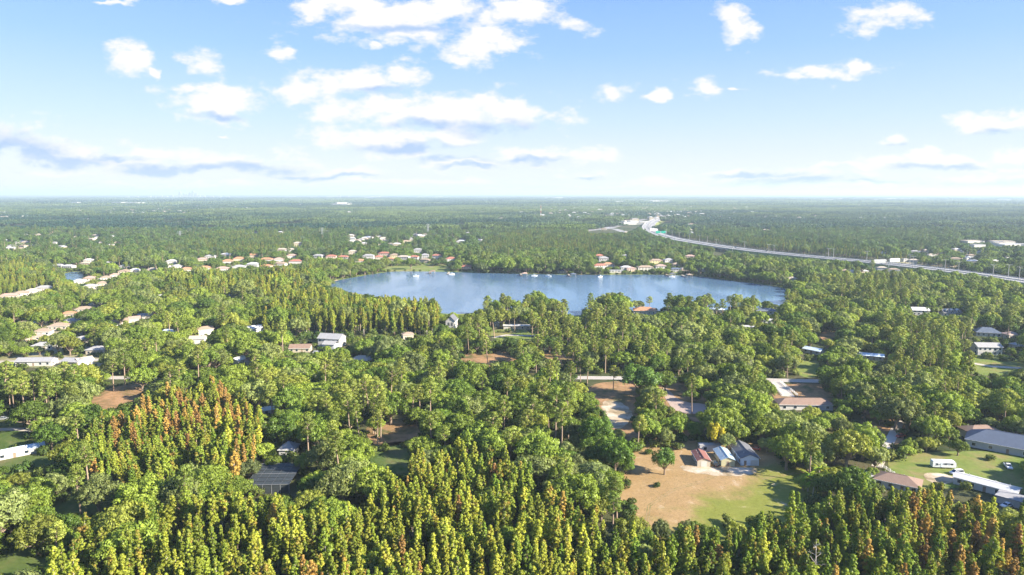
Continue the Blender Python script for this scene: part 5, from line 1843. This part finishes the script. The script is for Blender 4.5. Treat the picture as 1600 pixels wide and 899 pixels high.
def snag(px, py, h, label, seed):
    X, Y = at(px, py)
    rg = random.Random(seed)
    o = thing('dead_tree', label, 'dead tree', (X, Y, 0))
    MB().path([(0, 0, 0), (.2, 0, h * .5), (0, .2, h)], [.24, .16, .04], 6).build('trunk', M_GREYWOOD, o)
    for k in range(14):
        z = h * (.35 + .6 * k / 14)
        a = k * 2.4
        L = (1 - k / 18) * h * .2
        mb = MB()
        e = (math.cos(a) * L, math.sin(a) * L, z + L * .5)
        limb(mb, (.1, .05, z), e, .09, .03, rg, 3, .4, 4)
        for q in range(3):
            limb(mb, tuple(v * .75 for v in e[:2]) + (z + L * .4,), (e[0] + rg.uniform(-.9, .9), e[1] + rg.uniform(-.9, .9), e[2] + rg.uniform(0, 1)), .04, .015, rg, 2, .4, 3)
        mb.build('branch', M_GREYWOOD, o)


for q in ((1270, 935, 17, 'pale bare dead tree at the bottom edge right of the middle', 1), (1172, 595, 13, 'pale bare dead tree among oaks right of centre', 2), (1163, 598, 12, 'left of two pale dead trees among oaks right of centre', 4),
          (1300, 606, 8, 'bare grey tree behind the long brown-roofed house', 3)):
    snag(*q)

# ------------------------------------------------------------------ woods beyond two kilometres: patches of crowns
def patch(seed, size, n, stand):
    rg = np.random.default_rng(seed)
    cr = []
    for k in range(n):
        x, y = rg.uniform(-size / 2, size / 2, 2)
        h = rg.uniform(8, 14) if not stand else rg.uniform(14, 18)
        r_ = rg.uniform(3.2, 5.5) if not stand else rg.uniform(2.0, 3.0)
        for q in range(4):
            cr.append((x + rg.normal() * r_ * .4, y + rg.normal() * r_ * .4, h - rg.uniform(.5, 4), r_ * rg.uniform(.5, .75)))
    return leaf_cloud(cr, 13, 2.3, seed)


GNCOL['patch'] = bpy.data.collections.new('wood_patch')
for i in range(8):
    V, leaf, LN = patch(i + 1, 56, 44 if i < 5 else 110, i >= 5)
    GNCOL['patch'].objects.link(bpy.data.objects.new(f'patch_{i:02d}', leaf_mesh('patch', V, leaf, LN)))
GNCOL['patchfar'] = bpy.data.collections.new('wood_patchfar')
for i in range(5):
    rg = np.random.default_rng(60 + i)
    cr = [(rg.uniform(-85, 85), rg.uniform(-85, 85), rg.uniform(6, 13), rg.uniform(5, 9)) for _ in range(170)]
    V, leaf, LN = leaf_cloud(cr, 12, 6.5, 70 + i)
    GNCOL['patchfar'].objects.link(bpy.data.objects.new(f'patchfar_{i:02d}', leaf_mesh('patchfar', V, leaf, LN)))


def far_set(y0, y1, sp, nlo, nhi, seed, near_ok):
    P = candidates(y0, y1, sp)
    X, Y = P[:, 0], P[:, 1]
    px_, py_, d_ = proj(X, Y, 0 * X + 6)
    n = len(X)
    r_ = np.random.default_rng(seed)
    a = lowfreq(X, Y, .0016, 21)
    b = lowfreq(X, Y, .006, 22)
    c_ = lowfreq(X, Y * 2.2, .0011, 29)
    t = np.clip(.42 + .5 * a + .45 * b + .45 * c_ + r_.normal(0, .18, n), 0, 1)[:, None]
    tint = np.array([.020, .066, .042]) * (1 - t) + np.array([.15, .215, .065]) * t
    idx = r_.integers(nlo[0], nlo[1], n)
    st = (b > .45) & (nhi[1] > nhi[0])
    if st.any():
        idx[st] = r_.integers(nhi[0], nhi[1], int(st.sum()))
    for nm in ('island', 'right', 'leftfar'):
        q = inpoly(px_, py_, CYP[nm])
        if q.any() and nhi[1] > nhi[0]:
            idx[q] = r_.integers(nhi[0], nhi[1], int(q.sum()))
            tint[q] = np.array([.115, .18, .035])
    low = np.zeros(n, bool)
    bad = (r_.random(n) < .05) | (lowfreq(X, Y, .011, 44) > 1.15)
    for i in range(0, len(HWN) - 1):
        A, B = HWN[i], HWN[i + 1]
        ab = B - A
        tt = np.clip(((X - A[0]) * ab[0] + (Y - A[1]) * ab[1]) / (ab @ ab), 0, 1)
        bad |= np.hypot(X - A[0] - ab[0] * tt, Y - A[1] - ab[1] * tt) < sp * .5 + 15
    if near_ok:
        bad |= inpoly(px_, py_ + 2, CLEAR[-1]) | inpoly(px_, py_ - 1, CLEAR[-1])
        for (hx, hy, w_, d2, hh, rise, rot, vis) in HOUSES:
            if hy > y0 - 60:
                bad |= (np.abs(X - hx) < w_ * .5 + 16) & (Y > hy - sp * .9) & (Y < hy + 10)
                low |= (np.abs(X - hx) < w_ * .5 + 24) & (Y > hy - 320) & (Y < hy)
    else:
        for (hx, hy, w_, d2, hh, rise, rot, vis) in HOUSES:
            if hy > y0 - 100:
                bad |= (np.abs(X - hx) < w_ * .5 + 40) & (Y > hy - sp * 2.2) & (Y < hy + 30)
    ok = ~bad
    return dict(tx=0 * X[ok], ty=0 * X[ok], X=X[ok], Y=Y[ok], s=r_.uniform(.9, 1.12, n)[ok], sz=np.where(low, .38, r_.uniform(.8, 1.25, n))[ok], idx=idx[ok], rot=r_.uniform(0, 6.283, n)[ok], tint=tint[ok])


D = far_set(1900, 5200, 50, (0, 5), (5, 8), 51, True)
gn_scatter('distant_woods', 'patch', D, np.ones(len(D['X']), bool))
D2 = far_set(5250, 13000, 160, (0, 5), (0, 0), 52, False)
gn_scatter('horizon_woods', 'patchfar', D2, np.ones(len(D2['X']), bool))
print('PATCHES', len(D['X']), len(D2['X']))


# roofs of the towns far out on the plain
rz = np.random.default_rng(8)
tx_, ty_ = [], []
while len(tx_) < 1500:
    y = 1 / rz.uniform(1 / 14500, 1 / 2600)
    x = rz.uniform(-.8, .8) * y
    if lowfreq(np.array([x]), np.array([y * .6]), .0022, 91)[0] + .25 * rz.normal() > .35:
        tx_.append(x)
        ty_.append(y)
mb = MB()
for x, y in zip(tx_, ty_):
    wd, dp, hh = rz.uniform(9, 20) * (1 + y / 14000), rz.uniform(7, 12), rz.uniform(10, 15) + y / 3000
    mb.box(x - wd / 2, y - dp / 2, .2, x + wd / 2, y + dp / 2, hh - 2, 0)
    k = int(rz.integers(1, 4))
    mb.add([(x - wd / 2 - .6, y - dp / 2 - .6, hh - 2), (x + wd / 2 + .6, y - dp / 2 - .6, hh - 2), (x + wd / 2 + .6, y + dp / 2 + .6, hh - 2), (x - wd / 2 - .6, y + dp / 2 + .6, hh - 2), (x - wd / 4, y, hh), (x + wd / 4, y, hh)],
           [(0, 1, 5, 4), (2, 3, 4, 5), (1, 2, 5), (3, 0, 4)], k)
tag(mb.build('town_roofs', [wallmat('cream'), roofmat('pale grey'), roofmat('tan'), roofmat('white')]), kind='stuff')


# the plain beyond, seen edge on: one low rolling canopy sheet
def canopy_mat(t, b):
    g = t.n('ShaderNodeTexCoord').outputs['Object']
    mp = t.v('MULTIPLY', g, (1, .35, 1))
    n1 = t.noise(mp, .0012, 5, .6)
    n2 = t.noise(mp, .012, 4, .7)
    c = t.ramp(n1, [(.35, (.04, .065, .03)), (.65, (.10, .12, .05))])
    c = t.mix(t.smooth(n2, .60, .68, 0, .55), c, (.42, .40, .36, 1))
    t.put(b.inputs['Base Color'], c)
    b.inputs['Roughness'].default_value = 1
    b.inputs['Specular IOR Level'].default_value = 0


xs = np.linspace(-28000, 28000, 281)
ys = np.concatenate([np.arange(12900, 20000, 220), np.arange(20000, 29600, 600)])
gx, gy = np.meshgrid(xs, ys)
gz = 8 + 5 * np.abs(lowfreq(gx.ravel(), gy.ravel(), .004, 5).reshape(gx.shape)) + rng.uniform(0, 6, gx.shape)
gz[0, :] = .3
nx = len(xs)
vv = np.stack([gx, gy, gz], -1).reshape(-1, 3)
ff = [(j * nx + i, j * nx + i + 1, (j + 1) * nx + i + 1, (j + 1) * nx + i) for j in range(len(ys) - 1) for i in range(nx - 1)]
me = bpy.data.meshes.new('horizon_canopy')
me.from_pydata(vv.tolist(), [], ff)
me.materials.append(mat('horizon_canopy', canopy_mat))
tag(link('horizon_canopy', me), kind='stuff')

# ------------------------------------------------------------------ haze: one closed box of thin air
hm = bpy.data.materials.new('haze')
hm.use_nodes = True
ht = hm.node_tree
ht.nodes.remove(ht.nodes['Principled BSDF'])
pv = ht.nodes.new('ShaderNodeVolumePrincipled')
pv.inputs['Density'].default_value = 0.000085
pv.inputs['Color'].default_value = (.68, .86, 1.0, 1)
pv.inputs['Anisotropy'].default_value = 0.1
ht.links.new(pv.outputs[0], ht.nodes['Material Output'].inputs['Volume'])
tag(MB().box(-XMAX - 500, -900, -1.5, XMAX + 500, XMAX + 500, 175).build('haze', hm), kind='stuff')
